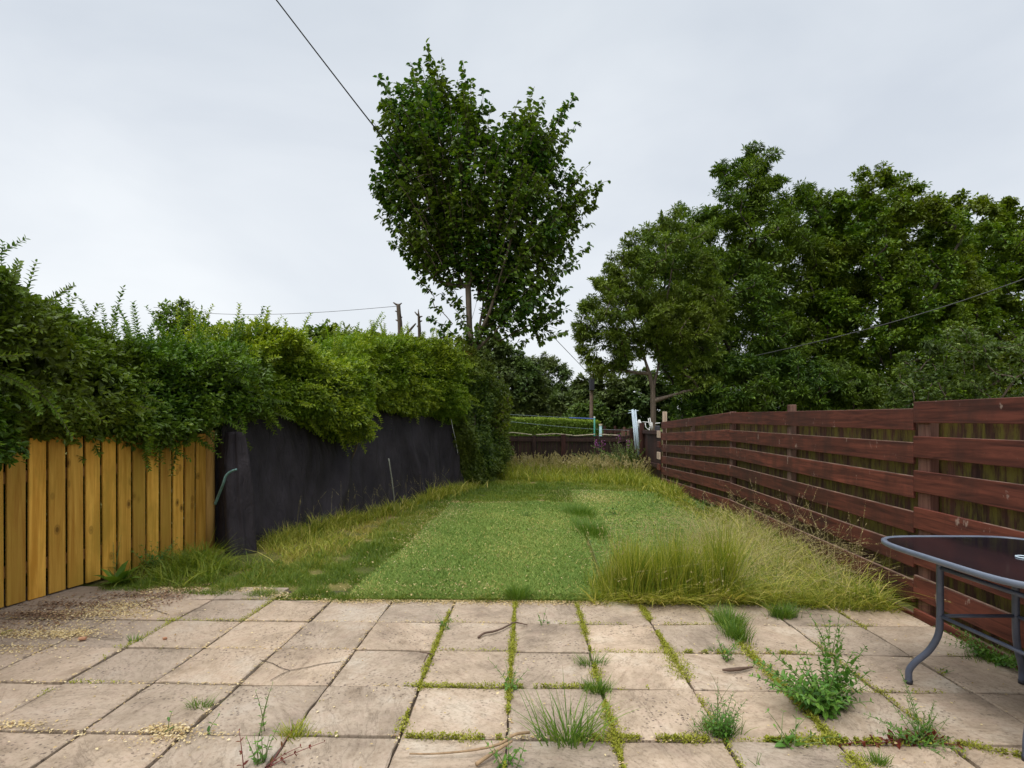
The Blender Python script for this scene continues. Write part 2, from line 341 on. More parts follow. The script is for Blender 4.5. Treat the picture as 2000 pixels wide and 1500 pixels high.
def slabmat():
    m,nt,b,o=newmat('riven_sandstone'); a=attr(nt)
    g=N(nt,'ShaderNodeNewGeometry'); cm=N(nt,'ShaderNodeCombineXYZ'); nt.links.new(a,cm.inputs[2]); nt.links.new(a,cm.inputs[0])
    sc=N(nt,'ShaderNodeVectorMath',operation='MULTIPLY_ADD'); nt.links.new(cm.outputs[0],sc.inputs[0]); sc.inputs[1].default_value=(13,0,9); nt.links.new(g.outputs['Position'],sc.inputs[2])
    rt=N(nt,'ShaderNodeVectorRotate',rotation_type='Z_AXIS'); nt.links.new(sc.outputs[0],rt.inputs['Vector']); nt.links.new(math_(nt,'MULTIPLY',a,6.28),rt.inputs['Angle'])
    P=rt.outputs[0]
    st=N(nt,'ShaderNodeMapping'); nt.links.new(P,st.inputs[0]); st.inputs['Scale'].default_value=(2.2,7.5,1)
    riv=noise(nt,1.0,7,.66,st.outputs[0],dist=.35)
    # terrace-like riven steps
    w=N(nt,'ShaderNodeMath',operation='PINGPONG'); nt.links.new(math_(nt,'MULTIPLY',riv,6.0),w.inputs[0]); w.inputs[1].default_value=.5
    step=ramp(nt,[(0,(0,0,0)),(.10,(.75,.75,.75)),(1,(1,1,1))],w.outputs[0])
    broad=noise(nt,2.6,5,.6,P); fine=noise(nt,60,6,.75,P); mid=noise(nt,12,6,.65,P)
    c=ramp(nt,[(.30,(.27,.215,.165)),(.43,(.39,.315,.24)),(.56,(.48,.39,.30)),(.70,(.57,.50,.41))],broad)
    c=mix(nt,c,(.47,.35,.28),math_(nt,'MULTIPLY',ramp(nt,[(.5,(0,0,0)),(.7,(1,1,1))],mid),.35))
    c=mix(nt,c,mix(nt,(.80,.80,.80),(1.10,1.05,.99),a),1.0,'MULTIPLY')
    c=mix(nt,c,mix(nt,(.74,.70,.66),(1,1,1),step),.32,'MULTIPLY')
    c=mix(nt,c,ramp(nt,[(.30,(.62,.59,.56)),(.5,(1,1,1)),(.72,(1.0,1.0,1.0))],fine),.9,'MULTIPLY'); c=mix(nt,c,ramp(nt,[(.32,(.70,.67,.63)),(.52,(1,1,1))],mid),.55,'MULTIPLY'); c=mix(nt,c,ramp(nt,[(.36,(.74,.71,.68)),(.44,(1,1,1)),(.56,(1,1,1)),(.60,(.80,.76,.72)),(.66,(1,1,1))],riv),.55,'MULTIPLY')
    # dark lichen specks, in colonies
    v=N(nt,'ShaderNodeTexVoronoi'); nt.links.new(P,v.inputs[0]); v.inputs['Scale'].default_value=44; v.inputs['Randomness'].default_value=1
    sp=ramp(nt,[(.20,(1,1,1)),(.30,(0,0,0))],math_(nt,'ADD',v.outputs['Distance'],math_(nt,'MULTIPLY',math_(nt,'SUBTRACT',fine,.5),.5)))
    col=ramp(nt,[(.44,(0,0,0)),(.60,(1,1,1))],noise(nt,3.1,4,.6,P))
    c=mix(nt,c,(.10,.075,.06),math_(nt,'MULTIPLY',math_(nt,'MULTIPLY',sp,col),.85))
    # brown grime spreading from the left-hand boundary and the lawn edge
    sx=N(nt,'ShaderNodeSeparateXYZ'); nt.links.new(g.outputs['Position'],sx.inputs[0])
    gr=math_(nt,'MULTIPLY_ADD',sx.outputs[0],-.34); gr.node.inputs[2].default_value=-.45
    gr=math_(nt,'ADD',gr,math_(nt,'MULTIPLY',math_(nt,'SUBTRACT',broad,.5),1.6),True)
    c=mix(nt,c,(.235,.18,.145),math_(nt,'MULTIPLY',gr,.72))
    nt.links.new(c,b.inputs['Base Color']); b.inputs['Roughness'].default_value=.78; b.inputs['Specular IOR Level'].default_value=.25
    hgt=math_(nt,'ADD',math_(nt,'MULTIPLY',step,.28),math_(nt,'ADD',math_(nt,'MULTIPLY',riv,1.6),math_(nt,'MULTIPLY',mid,.8)))
    bump(nt,b,hgt,.85,.007); return m
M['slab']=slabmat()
def groundmat():
    m,nt,b,o=newmat('grassy_soil'); v=geopos(nt)
    c=ramp(nt,[(.3,(.055,.07,.018)),(.46,(.10,.11,.03)),(.58,(.20,.17,.06)),(.72,(.33,.26,.12))],noise(nt,1.4,7,.65,v))
    c=mix(nt,c,mix(nt,(.55,.55,.55),(1.3,1.3,1.3),noise(nt,45,4,.7,v)),1.0,'MULTIPLY')
    nt.links.new(c,b.inputs['Base Color']); b.inputs['Roughness'].default_value=.95; b.inputs['Specular IOR Level'].default_value=.1
    bump(nt,b,noise(nt,30,6,.7,v),.6,.03); return m
M['ground']=groundmat()
def soilmat():
    m,nt,b,o=newmat('joint_soil'); v=geopos(nt)
    c=ramp(nt,[(.35,(.025,.017,.011)),(.55,(.06,.04,.022)),(.68,(.13,.10,.03))],noise(nt,26,5,.7,v)); nt.links.new(c,b.inputs['Base Color'])
    b.inputs['Roughness'].default_value=.95; bump(nt,b,noise(nt,90,4,.7,v),.7,.01); return m
M['soil']=soilmat()
def matmat():
    m,nt,b,o=newmat('turf_backing'); v=geopos(nt)
    c=ramp(nt,[(.35,(.08,.15,.055)),(.55,(.12,.20,.08)),(.7,(.18,.23,.11))],noise(nt,5,6,.7,v))
    c=mix(nt,c,mix(nt,(.5,.5,.4),(1.5,1.4,1.0),noise(nt,130,3,.7,v)),1.0,'MULTIPLY')
    nt.links.new(c,b.inputs['Base Color']); b.inputs['Roughness'].default_value=.9; b.inputs['Specular IOR Level'].default_value=.15; bump(nt,b,noise(nt,200,2,.7,v),.6,.01); return m
M['turf']=matmat()
def glassmat():
    m,nt,b,o=newmat('black_table_glass'); v=geopos(nt,(1,1,1),(0,0,.5))
    s=noise(nt,26,6,.75,geopos(nt,(2,1,1),(0,0,.4))); s=ramp(nt,[(.62,(0,0,0)),(.85,(1,1,1))],s)
    c=mix(nt,(.010,.009,.013),(.22,.22,.25),math_(nt,'MULTIPLY',s,.6)); nt.links.new(c,b.inputs['Base Color'])
    r=ramp(nt,[(0,(.10,.10,.10)),(1,(.5,.5,.5))],s); nt.links.new(r,b.inputs['Roughness'])
    b.inputs['Specular IOR Level'].default_value=.5; return m
M['glass']=glassmat()

# ------------------------------------------------------------------ camera, light, sky
cam=bpy.data.cameras.new('camera'); co=bpy.data.objects.new('camera',cam); COL.objects.link(co); scene.camera=co
co.location=(0,0,H); co.rotation_euler=(R(90),0,0); cam.sensor_width=36; cam.lens=36*F/2000; cam.shift_y=(HZ-750)/2000
cam.clip_end=2000; cam.clip_start=.05
SUN_EL,SUN_AZ=R(58),R(205)     # azimuth clockwise from +Y (north)
sun=bpy.data.lights.new('sun','SUN'); so=bpy.data.objects.new('sun',sun); COL.objects.link(so)
sun.energy=1.5; sun.angle=R(28); sun.color=(1,.965,.91)
sd=Vector((math.sin(SUN_AZ)*math.cos(SUN_EL),math.cos(SUN_AZ)*math.cos(SUN_EL),math.sin(SUN_EL)))
so.rotation_euler=(-sd).to_track_quat('-Z','Y').to_euler(); so.location=(0,-5,12)
w=bpy.data.worlds.new('World'); scene.world=w; w.use_nodes=True; nt=w.node_tree; nt.nodes.clear()
wo=N(nt,'ShaderNodeOutputWorld'); bg=N(nt,'ShaderNodeBackground'); nt.links.new(bg.outputs[0],wo.inputs[0])
sky=N(nt,'ShaderNodeTexSky',sky_type='NISHITA',sun_disc=False,sun_elevation=SUN_EL,sun_rotation=SUN_AZ); sky.air_density=1; sky.dust_density=2
tc=N(nt,'ShaderNodeTexCoord'); sep=N(nt,'ShaderNodeSeparateXYZ'); nt.links.new(tc.outputs['Generated'],sep.inputs[0])
# overcast layer: radiance units of the sky texture, pale grey-blue, faint cloud structure
el=ramp(nt,[(0,(6.9,7.15,7.4)),(.22,(7.0,7.3,7.65)),(.45,(6.4,6.75,7.2)),(.62,(6.1,6.5,6.95)),(.8,(15,15.2,15.6)),(1,(19,19.1,19.3))],math_(nt,'MAXIMUM',sep.outputs[2],0.0))
mpp=N(nt,'ShaderNodeMapping'); nt.links.new(tc.outputs['Generated'],mpp.inputs[0]); mpp.inputs['Scale'].default_value=(1,1,2.2); mpp.inputs['Location'].default_value=(.35,.2,.1)
cl=noise(nt,1.7,5,.5,mpp.outputs[0],.4)
cl=ramp(nt,[(.3,(.83,.85,.88)),(.7,(1.07,1.065,1.05))],cl)
ov=mix(nt,el,cl,1.0,'MULTIPLY')
skyc=mix(nt,sky.outputs[0],ov,.93)
nt.links.new(skyc,bg.inputs[0]); bg.inputs[1].default_value=.1
scene.view_settings.view_transform='Standard'; scene.view_settings.look='None'; scene.view_settings.exposure=.36; scene.view_settings.gamma=1
scene.render.engine='CYCLES'; scene.cycles.max_bounces=6; scene.cycles.diffuse_bounces=3; scene.cycles.transmission_bounces=3; scene.cycles.transparent_max_bounces=4
try: scene.cycles.use_denoising=True
except Exception: pass

# ------------------------------------------------------------------ ground
def gz(x,y):  # gentle lumps, nothing under the patio
    k=np.clip((y-4.6)/1.5,0,1); return -.012+k*.018*fnoise(np.stack([x,y],1),1.1,3)
gx=np.concatenate([[-400,-150,-60,-25,-12],np.linspace(-7,7,57),[12,25,60,150,400]])
gy=np.concatenate([[-400,-100,-30,-8],np.linspace(-2,20,89),[24,30,45,80,160,400]])
X,Y=np.meshgrid(gx,gy); Z=gz(X.ravel(),Y.ravel()); nx=len(gx)
Z=np.where(Y.ravel()<4.4,-.045,Z)
Q=[[j*nx+i,j*nx+i+1,(j+1)*nx+i+1,(j+1)*nx+i] for j in range(len(gy)-1) for i in range(nx-1)]
tag(build('ground',np.stack([X.ravel(),Y.ravel(),Z],1),np.array(Q),M['ground'],smooth=True),'rough grassy soil of the garden and land beyond','ground',kind='structure')

# ------------------------------------------------------------------ patio
GA=R(1.46); Ru=np.array([math.cos(GA),-math.sin(GA)]); Rv=np.array([math.sin(GA),math.cos(GA)])
def uv(u,v,z=0.0):
    u=np.asarray(u,float);v=np.asarray(v,float); return np.stack([u*Ru[0]+v*Rv[0],u*Ru[1]+v*Rv[1],np.broadcast_to(z,u.shape)],-1)
rg=np.random.default_rng(11)
US=[-.083+.45*k for k in range(-9,7)]; US=[u+rg.uniform(-.006,.006) for u in US]
VS=[2.333-.451*k for k in range(7,0,-1)]+[2.333,2.782,3.228,3.686,4.137]
pat=MB(); NG=12
def slab(u0,u1,v0,v1,rr):
    g0=rg.uniform(.003,.009,4); u0+=g0[0];u1-=g0[1];v0+=g0[2];v1-=g0[3]
    t=np.r_[0,.014,np.linspace(.06,.94,NG-4),.986,1]; A,B=np.meshgrid(t,t); A=A.ravel();B=B.ravel()
    ed=np.minimum(np.minimum(A,1-A)*(u1-u0),np.minimum(B,1-B)*(v1-v0))
    u=u0+A*(u1-u0); v=v0+B*(v1-v0)
    jit=.004*fnoise(np.stack([u,v],1),22,rr*9); lim=(ed<1e-6)
    u=u+np.where(lim,jit,0); v=v+np.where(lim,jit[::-1],0)
    z=.0+.0022*fnoise(np.stack([u,v],1),7,rr*3)+rg.uniform(-.003,.003)+(A-.5)*rg.uniform(-.006,.006)+(B-.5)*rg.uniform(-.006,.006)
    z=np.where(lim,z-.004,z)
    P=uv(u,v,z); q=[[j*NG+i,j*NG+i+1,(j+1)*NG+i+1,(j+1)*NG+i] for j in range(NG-1) for i in range(NG-1)]
    ring=[i for i in range(NG)]+[j*NG+NG-1 for j in range(1,NG)]+[(NG-1)*NG+i for i in range(NG-2,-1,-1)]+[j*NG for j in range(NG-2,0,-1)]
    n0=len(P); low=P[ring].copy(); low[:,2]=-.035; P=np.concatenate([P,low]); m=len(ring)
    q+=[[ring[k],n0+k,n0+(k+1)%m,ring[(k+1)%m]] for k in range(m)]
    pat.add(P,q,r=rr)
for i in range(len(US)-1):
    for j in range(len(VS)-1):
        slab(US[i],US[i+1],VS[j],VS[j+1],rg.uniform(0,1))
    if US[i+1]<-1.5: slab(US[i],US[i+1],VS[-1],VS[-1]+(.30 if US[i]<-2 else .16),rg.uniform(0,1))
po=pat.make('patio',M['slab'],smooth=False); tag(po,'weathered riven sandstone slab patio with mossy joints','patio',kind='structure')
b_=MB(); c4=uv(np.array([US[0],US[-1],US[-1],US[0]]),np.array([VS[0],VS[0],4.44,4.44]),-.017)
ax,ay=np.meshgrid(np.linspace(0,1,60),np.linspace(0,1,50)); ax=ax.ravel();ay=ay.ravel()
P=c4[0]+ax[:,None]*(c4[1]-c4[0])+ay[:,None]*(c4[3]-c4[0]); P[:,2]+=.003*fnoise(P[:,:2],18,4)
q=[[j*60+i,j*60+i+1,(j+1)*60+i+1,(j+1)*60+i] for j in range(49) for i in range(59)]
b_.add(P,q); tag(b_.make('patio_bedding',M['soil']),'dark soil bedding in the joints between the slabs','soil',kind='structure')

# cracks across one slab
cr=MB()
def crackline(pts,wd):
    for a,b in zip(pts[:-1],pts[1:]):
        A=G(*a);B=G(*b); A[2]=B[2]=.0055; d=nz(B-A); s=np.array([-d[1],d[0],0])*wd
        cr.add([A-s,B-s,B+s,A+s],[[0,1,2,3]])
crackline([(507,1290),(532,1297),(548,1306),(566,1311)],.0022); crackline([(566,1311),(600,1305),(630,1298),(672,1293)],.0028); crackline([(566,1311),(545,1321),(528,1331)],.0022)
crackline([(262,1162),(268,1178),(276,1186),(300,1192),(330,1202)],.003)
crackline([(150,1232),(165,1243),(200,1247),(240,1250)],.003); crackline([(553,1168),(580,1176),(620,1178)],.003)
tag(cr.make('slab_crack',M['soil']),'soil filled cracks running across broken slabs','crack',kind='structure')

# ------------------------------------------------------------------ moss, seeds, litter
rg=np.random.default_rng(21)
def joint_samples(n, along_u, wmask):
    pts=[]
    while len(pts)<n:
        if rg.random()<along_u:
            v=VS[rg.integers(4,len(VS)-0)]; u=rg.uniform(US[0],US[-1]); du,dv=rg.normal(0,.02),rg.normal(0,.009)
        else:
            u=US[rg.integers(0,len(US))]; v=rg.uniform(1.6,4.12); du,dv=rg.normal(0,.011),rg.normal(0,.02)
        pts.append((u+du,v+dv))
    return np.array(pts)
P=joint_samples(60000,.45,None)
Mk=fnoise(P,3.3,7)+.55*np.clip((P[:,0]+.9)/2,-1,.6)+.25*fnoise(P,14,8)
Pm=P[Mk>.28][:17000]; Wd=uv(Pm[:,0],Pm[:,1],rg.uniform(-.008,.012,len(Pm)))
# heavier moss strips as seen between the middle slabs
def strip(u0,v0,u1,v1,n,wd):
    n=int(n*1.5); t=rg.uniform(0,1,n); s=1.5*fnoise(np.stack([t*14,t*0],1),1.0,u0+v0+3)+.5+.5*fnoise(np.stack([t*60,t*0],1),1.0,u0+v0+4); t=t[s>.02]; s=np.clip(s[s>.02],.1,1.9); n=len(t); return uv(u0+(u1-u0)*t+rg.normal(0,wd,n)*s,v0+(v1-v0)*t+rg.normal(0,wd,n)*s,rg.uniform(-.01,.016,n))
S=[strip(-.083,1.9,-.083,4.1,5200,.016),strip(.367,1.9,.367,3.3,3600,.016),strip(.367,3.5,.367,4.1,900,.012),strip(.817,2.9,.817,4.0,3200,.018),strip(1.267,1.9,1.267,3.4,4600,.017),strip(-.533,2.35,-.533,3.9,2200,.012),
   strip(.1,2.34,.75,2.34,2200,.013),strip(.9,2.34,1.5,2.34,2600,.014),strip(-.6,2.78,.36,2.79,1500,.01),strip(.9,3.23,1.5,3.23,1300,.01),strip(-.5,2.33,-.1,2.33,900,.012),strip(1.75,2.33,2.05,2.2,800,.012)]
Wd=np.concatenate([Wd]+S); n=len(Wd); az=rg.uniform(0,6.28,n); el_=rg.uniform(.1,1.1,n)
d=np.stack([np.cos(az)*np.cos(el_),np.sin(az)*np.cos(el_),np.sin(el_)],1)
V,Qq,rr=leaves(Wd,d,np.array([[0,0,1.]])+rg.normal(0,.3,(n,3)),rg.uniform(.006,.014,n),LEAF4,np.clip(rg.normal(.5,.25,n),0,1),rg)
tag(build('joint_moss',V,Qq,M['moss'],rnd=rr),'bright yellow green moss filling the joints between slabs','moss',kind='stuff')
def flakes(P,smin,smax,mat,name,label,cat,rmean=.6):
    n=len(P); az=rg.uniform(0,6.28,n); d=np.stack([np.cos(az),np.sin(az),rg.uniform(-.2,.35,n)],1)
    V,Qq,rr=leaves(P,d,np.array([[0,0,1.]])+rg.normal(0,.35,(n,3)),rg.uniform(smin,smax,n),LEAF4,np.clip(rg.normal(rmean,.25,n),0,1),rg)
    tag(build(name,V,Qq,mat,rnd=rr),label,cat,kind='stuff')
def blob(px,py,sx,sy,n,z=.006):
    c=G(px,py); return np.stack([c[0]+rg.normal(0,sx,n),c[1]+rg.normal(0,sy,n),z+rg.uniform(0,.006,n)],1)
D_=[blob(135,1240,.10,.05,900),blob(40,1240,.16,.04,900),blob(200,1200,.22,.06,1500),blob(235,1185,.12,.06,900),blob(120,1225,.3,.10,600),blob(290,1160,.12,.08,250),blob(40,1270,.12,.05,250),blob(20,1420,.09,.02,250)]
u=rg.uniform(-3.0,.6,3800); v=4.10+rg.normal(.0,.035,3800)+np.where(u<-2,.26,np.where(u<-1.55,.13,0)); D_.append(uv(u,v,.006))
u=rg.uniform(-3.3,2.6,1500); v=rg.uniform(1.9,4.1,1500); D_.append(uv(u,v,.006)[:700])
Pj=joint_samples(9500,.7,None); D_.append(uv(Pj[:,0],Pj[:,1],.004)[fnoise(Pj,2.1,9)-.35*Pj[:,0]*.5>.1])
u=rg.uniform(-1.3,.8,1600); D_.append(uv(u,4.125+rg.normal(0,.014,1600),.008)); D_.append(blob(330,1426,.06,.02,300)); D_.append(blob(335,1442,.09,.03,250))
flakes(np.concatenate(D_),.006,.018,M['debris'],'fallen_seed','pale papery seeds scattered over slabs and along their edges','seeds')
u=rg.uniform(-3.45,-2.55,1500); v=np.where(u<-3,3.5,4.0)+rg.normal(.2,.2,1500)
L_=np.concatenate([uv(u,v,.006),blob(80,1202,.22,.04,700),blob(160,1182,.25,.04,600),blob(250,1165,.2,.04,350)])
keep=L_[:,0]>-3.58+.223*(L_[:,1]-3.96)+.02
flakes(L_[keep],.008,.026,M['litter'],'leaf_litter','brown leaf litter heaped along the pine fence foot','litter',.45)

# ------------------------------------------------------------------ artificial turf
rg=np.random.default_rng(31)
def turf(name,poly,label,thick,dens,seed):
    poly=np.array(poly,float); c=poly.mean(0); root=empty(name,(c[0],c[1],0),label,'artificial grass')
    x0,y0=poly.min(0);x1,y1=poly.max(0); nxx,nyy=34,80
    # bilinear patch from the four corners near-left, near-right, far-right, far-left
    a,b2,c2,d2=poly; s,t=np.meshgrid(np.linspace(0,1,nxx),np.linspace(0,1,nyy)); s=s.ravel();t=t.ravel()
    def pt(s,t):
        P=(1-t)[:,None]*((1-s)[:,None]*a+s[:,None]*b2)+t[:,None]*((1-s)[:,None]*d2+s[:,None]*c2)
        z=thick*np.clip(t/.012,.15,1)+.009*np.clip(t/.03,0,1)*fnoise(P,1.3,seed)+.004*fnoise(P,5,seed+1)+.018*np.exp(-((t-1)/.03)**2)*fnoise(P,3,seed+2)
        e=.02*fnoise(P,2.1,seed+5); P=P+np.where((s<.01)|(s>.99),e,0)[:,None]*np.array([1,0])
        return np.concatenate([P,z[:,None]],1)
    P=pt(s,t); q=[[j*nxx+i,j*nxx+i+1,(j+1)*nxx+i+1,(j+1)*nxx+i] for j in range(nyy-1) for i in range(nxx-1)]
    ring=list(range(nxx))+[j*nxx+nxx-1 for j in range(1,nyy)]+[(nyy-1)*nxx+i for i in range(nxx-2,-1,-1)]+[j*nxx for j in range(nyy-2,0,-1)]
    n0=len(P); low=P[ring].copy(); low[:,2]=-.03; P=np.concatenate([P,low]); m=len(ring); q+=[[ring[k],n0+k,n0+(k+1)%m,ring[(k+1)%m]] for k in range(m)]
    build('mat',P,np.array(q),M['turf'],root,True)
    n=dens; t=rg.uniform(0,1,n)**1.7; s=rg.uniform(0,1,n); P=pt(s,t); az=rg.uniform(0,6.28,n); D=P[:,1]
    h=rg.uniform(.012,.026,n); V,Qq,_,_=blades(P,h,.0035*(D/4.2)*1.5,rg.uniform(.2,1.2,n),rg.uniform(0,.5,n),az,3,rg)
    rr=np.clip(rg.normal(.42,.17,n)+.16*fnoise(P[:,:2],2.3,seed)+(rg.random(n)<.035)*.6+.25*np.clip(fnoise(P[:,:2],1.5,seed+9)-.9,0,1),0,1)
    build('pile',V,Qq,M['pile'],root,rnd=np.tile(rr,2)); return root
turf('turf_mat',[(-1.2,4.17),(.66,4.13),(1.02,9.15),(-.98,9.2)],'long strip of artificial grass in the middle of the garden',.022,125000,1)
turf('turf_mat',[(.74,4.2),(2.45,4.3),(2.75,10.6),(1.12,10.95)],'second strip of artificial grass nearer the red slatted fence',.018,70000,2)
# dried straw patches on and round the mats
PS=[np.stack([rg.normal(x,sx,n),rg.normal(y,sy,n),np.full(n,.04)],1) for x,y,sx,sy,n in ((1.35,9.9,.28,.5,2600),(-.9,8.2,.2,.6,1500),(0,9.15,.6,.06,900),(-.62,4.9,.12,.04,250),(-1.1,6.5,.12,.8,1300),(0,6,.7,1.4,1300),(1.6,10.8,.5,.07,600),(-.6,4.4,.5,.12,700),(1.3,7.2,.3,.3,500))]
flakes(np.concatenate(PS)[::2],.008,.022,M['debris'],'dry_clippings','dry straw clippings lying in patches on the artificial grass','straw',.55)

# ------------------------------------------------------------------ natural grass
rg=np.random.default_rng(41)
def scatter(poly,n,near=0.0):
    poly=np.array(poly,float); x0,y0=poly.min(0);x1,y1=poly.max(0); out=[]
    k=0
    while k<n:
        P=np.stack([rg.uniform(x0,x1,n),y0+(y1-y0)*rg.uniform(0,1,n)**(1+near)],1); P=P[inpoly(P,poly)]; out.append(P); k+=len(P)
    P=np.concatenate(out)[:n]; return P
def grassobj(name,specs,mat,label,cat='grass'):
    VV=[];QQ=[];RR=[];o=0
    for P2,h,wd,lean,curl,az,lev,r in specs:
        z=np.where(P2[:,1]>4.6,gz(P2[:,0],P2[:,1]),-.02)-.004
        P=np.concatenate([P2,z[:,None]],1)
        rk=(np.hypot(P2[:,0]+2.62,P2[:,1]-5.42)>.26)&(np.hypot(P2[:,0]+2.78,P2[:,1]-5.62)>.3); P2,h,wd,lean,curl,az,r,P=[np.broadcast_to(q,(len(rk),))[rk] if np.ndim(q)<2 else q[rk] for q in (P2,h,wd,lean,curl,az,r,P)]
        nn_=fnoise(P2,7.0,3)+.6*fnoise(P2,17.0,4); h=h*np.clip(.82+.42*nn_,.3,1.6); kp=nn_+rg.normal(0,.35,len(P2))>-1.0
        wd=np.broadcast_to(wd,(len(P2),))*rg.choice([.7,1,1.5,2.1],len(P2)); P,h,wd,lean,curl,az,r=[q[kp] for q in (P,h,wd,lean,curl,az,r)]
        V,Qq,_,_=blades(P,h,wd,lean,curl,az,lev,rg); VV.append(V);QQ.append(Qq+o);o+=len(V);RR.append(np.tile(r,lev-1))
    tag(build(name,np.concatenate(VV),np.concatenate(QQ),mat,rnd=np.concatenate(RR)),label,cat,kind='stuff')
def U(a,b,n): return rg.uniform(a,b,n)
LAWN=[(-3.25,4.42),(-2.1,4.38),(-1.5,4.2),(-1.22,4.15),(-1.09,6.5),(-1.0,9.22),(1.02,9.17),(1.12,10.98),(2.7,10.65),(2.5,4.3),(2.75,4.2),(3.05,9),(3.3,14),(3.3,16),(-.4,16),(-.9,13),(-1.4,11.5),(-3.25,5.9)]
sp=[]
P2=scatter(LAWN,125000,.9); n=len(P2); dry=np.clip(.42+1.15*fnoise(P2,1.5,2)+.5*fnoise(P2,5,3),0,1)
dry=np.where(P2[:,0]<-1.7,dry*.9+.1,dry*.55)
h=U(.03,.085,n)*(1-.45*dry)*(1+.3*fnoise(P2,2.7,5)); 
sp.append((P2,np.clip(h,.012,.2),.0035*np.clip(P2[:,1]/4.5,1,3),U(-.1,.6,n),U(0,.6,n),U(0,6.28,n),3,np.clip(rg.normal(.30,.16,n)+dry*.62-.1,0,1)))
# lush fringe by the left side of the mat and its end
for poly,nn,hh in (([(-1.75,4.2),(-1.22,4.1),(-1.05,7),(-1.0,9.4),(-1.25,9.4),(-1.3,7)],12000,.05),([(-.95,9.15),(1.1,9.15),(1.15,10.6),(-1,10.8)],8000,.06),([(-3.2,4.4),(-1.6,4.2),(-1.6,5.2),(-3.1,5.5)],17000,.07)):
    P2=scatter(poly,nn,.4); n=len(P2); sp.append((P2,U(.4,1,n)*hh,.004*np.clip(P2[:,1]/4.5,1,3),U(0,.6,n),U(0,.7,n),U(0,6.28,n),4,np.clip(rg.normal(.26,.15,n),0,1)))
# fringe where lawn meets slabs
u=U(-3.1,1.0,22000); v=4.145+rg.normal(.02,.022,22000)+np.where(u<-2,.26,np.where(u<-1.55,.13,0)); P2=uv(u,v)[:,:2]; n=len(P2)
sp.append((P2,U(.02,.065,n),.004*np.ones(n),U(0,1,n),U(0,.8,n),U(0,6.28,n),3,np.clip(rg.normal(.4,.25,n),0,1)))
# middle gap between mats
P2=np.stack([rg.normal(.93,.06,3500),U(4.3,9,3500)],1); n=len(P2); P2[:,0]+= (P2[:,1]-6.5)*.04-.03
sp.append((P2,U(.02,.05,n),.005*np.ones(n),U(0,1,n),U(0,.8,n),U(0,6.28,n),3,np.clip(rg.normal(.3,.2,n),0,1)))
grassobj('lawn_grass',sp,M['lawn'],'patchy green and straw coloured lawn grass round the mats')
# rough tall grass by sheet, fence foot, and far end
sp=[]
def sheetx(D): return -2.98+.321*(D-5.7)
for D0,D1,nn,hh in ((6.15,8.4,2900,.25),(8.2,11.6,2600,.22),(9.5,10.8,900,.34)):
    D=U(D0,D1,nn); P2=np.stack([sheetx(D)+.14+np.abs(rg.normal(0,.16,nn)),D],1)
    sp.append((P2,U(.35,1,nn)*hh,.005*D/6,U(-.1,.7,nn),U(0,1,nn),U(0,6.28,nn),5,np.clip(rg.normal(.48,.28,nn),0,1)))
nn=3000; P2=np.stack([rg.normal(-2.85,.2,nn),rg.normal(5.1,.25,nn)],1); P2=P2[P2[:,0]>-3.58+.223*(P2[:,1]-3.96)+.03]; n=len(P2)
sp.append((P2,U(.08,.27,n),.0055*np.ones(n),U(-.1,.8,n),U(.1,1.2,n),U(0,6.28,n),5,np.clip(rg.normal(.22,.15,n),0,1)))
# mound before the sheet's rolled end
nn=1500; P2=np.stack([rg.normal(-2.35,.3,nn),rg.normal(6.1,.35,nn)],1); sp.append((P2,U(.05,.2,nn),.005*np.ones(nn),U(0,.8,nn),U(.1,1,nn),U(0,6.28,nn),4,np.clip(rg.normal(.5,.25,nn),0,1)))
# along the right fence
def rfx(D): return 2.57+.0515*D
nn=7500; D=U(5.2,12.5,nn); P2=np.stack([rfx(D)-.06-np.abs(rg.normal(0,.19,nn)),D],1)
sp.append((P2,U(.08,.3,nn)*(1+.4*fnoise(P2,1.2,6)),.005*D/5,U(0,.6,nn),U(0,.9,nn),U(0,6.28,nn),4,np.clip(rg.normal(.42,.25,nn),0,1)))
# band at the end of the garden
P2=scatter([(-.9,13.4),(.6,13.0),(1.6,12.6),(2.6,12.0),(3.2,11.8),(3.35,15.8),(-.4,15.8)],15000); n=len(P2)
k=np.clip((P2[:,1]-12)/2,0,1); sp.append((P2,U(.12,.42,n)*(.55+.5*k)*(1+.3*fnoise(P2,1.1,7)),.011*np.ones(n),U(-.1,.5,n),U(0,.7,n),U(0,6.28,n),4,np.clip(rg.normal(.35,.2,n)+.25*k*(rg.random(n)<.5),0,1)))
grassobj('rough_grass',sp,M['tall'],'rough uncut green grass along the garden edges')
# big clump at the slab edge
sp=[]
P2=np.stack([U(.60,1.66,5600),4.12+np.abs(rg.normal(0,.2,5600))],1); n=len(P2)
edge=np.clip(np.minimum(P2[:,0]-.55,1.85-P2[:,0])/.22,.35,1)
sp.append((P2,U(.25,.60,n)*edge,.0042*np.ones(n),U(-.05,.28,n),U(0,.28,n),U(0,6.28,n),6,np.clip(rg.normal(.38,.24,n),0,1)))
sp.append((P2[:2600]+[0,-.05],U(.08,.24,2600),.0045*np.ones(2600),U(.3,1.2,2600),U(.3,1.2,2600),U(3.4,6.0,2600),5,np.clip(rg.normal(.6,.28,2600),0,1)))
P2=scatter([(1.45,4.12),(2.62,3.9),(2.78,4.6),(2.72,6.4),(2.1,6.2),(1.75,5.4)],3300,.6); n=len(P2)
sp.append((P2,U(.14,.44,n),.004*np.ones(n),U(.1,.9,n),U(.4,1.5,n),np.where(rg.random(n)<.3,U(-.9,1.5,n),U(0,6.28,n)),7,np.clip(rg.normal(.5,.3,n),0,1)))
P2=scatter([(1.5,4.08),(2.66,3.86),(2.75,4.2),(1.5,4.4)],3600); n=len(P2)
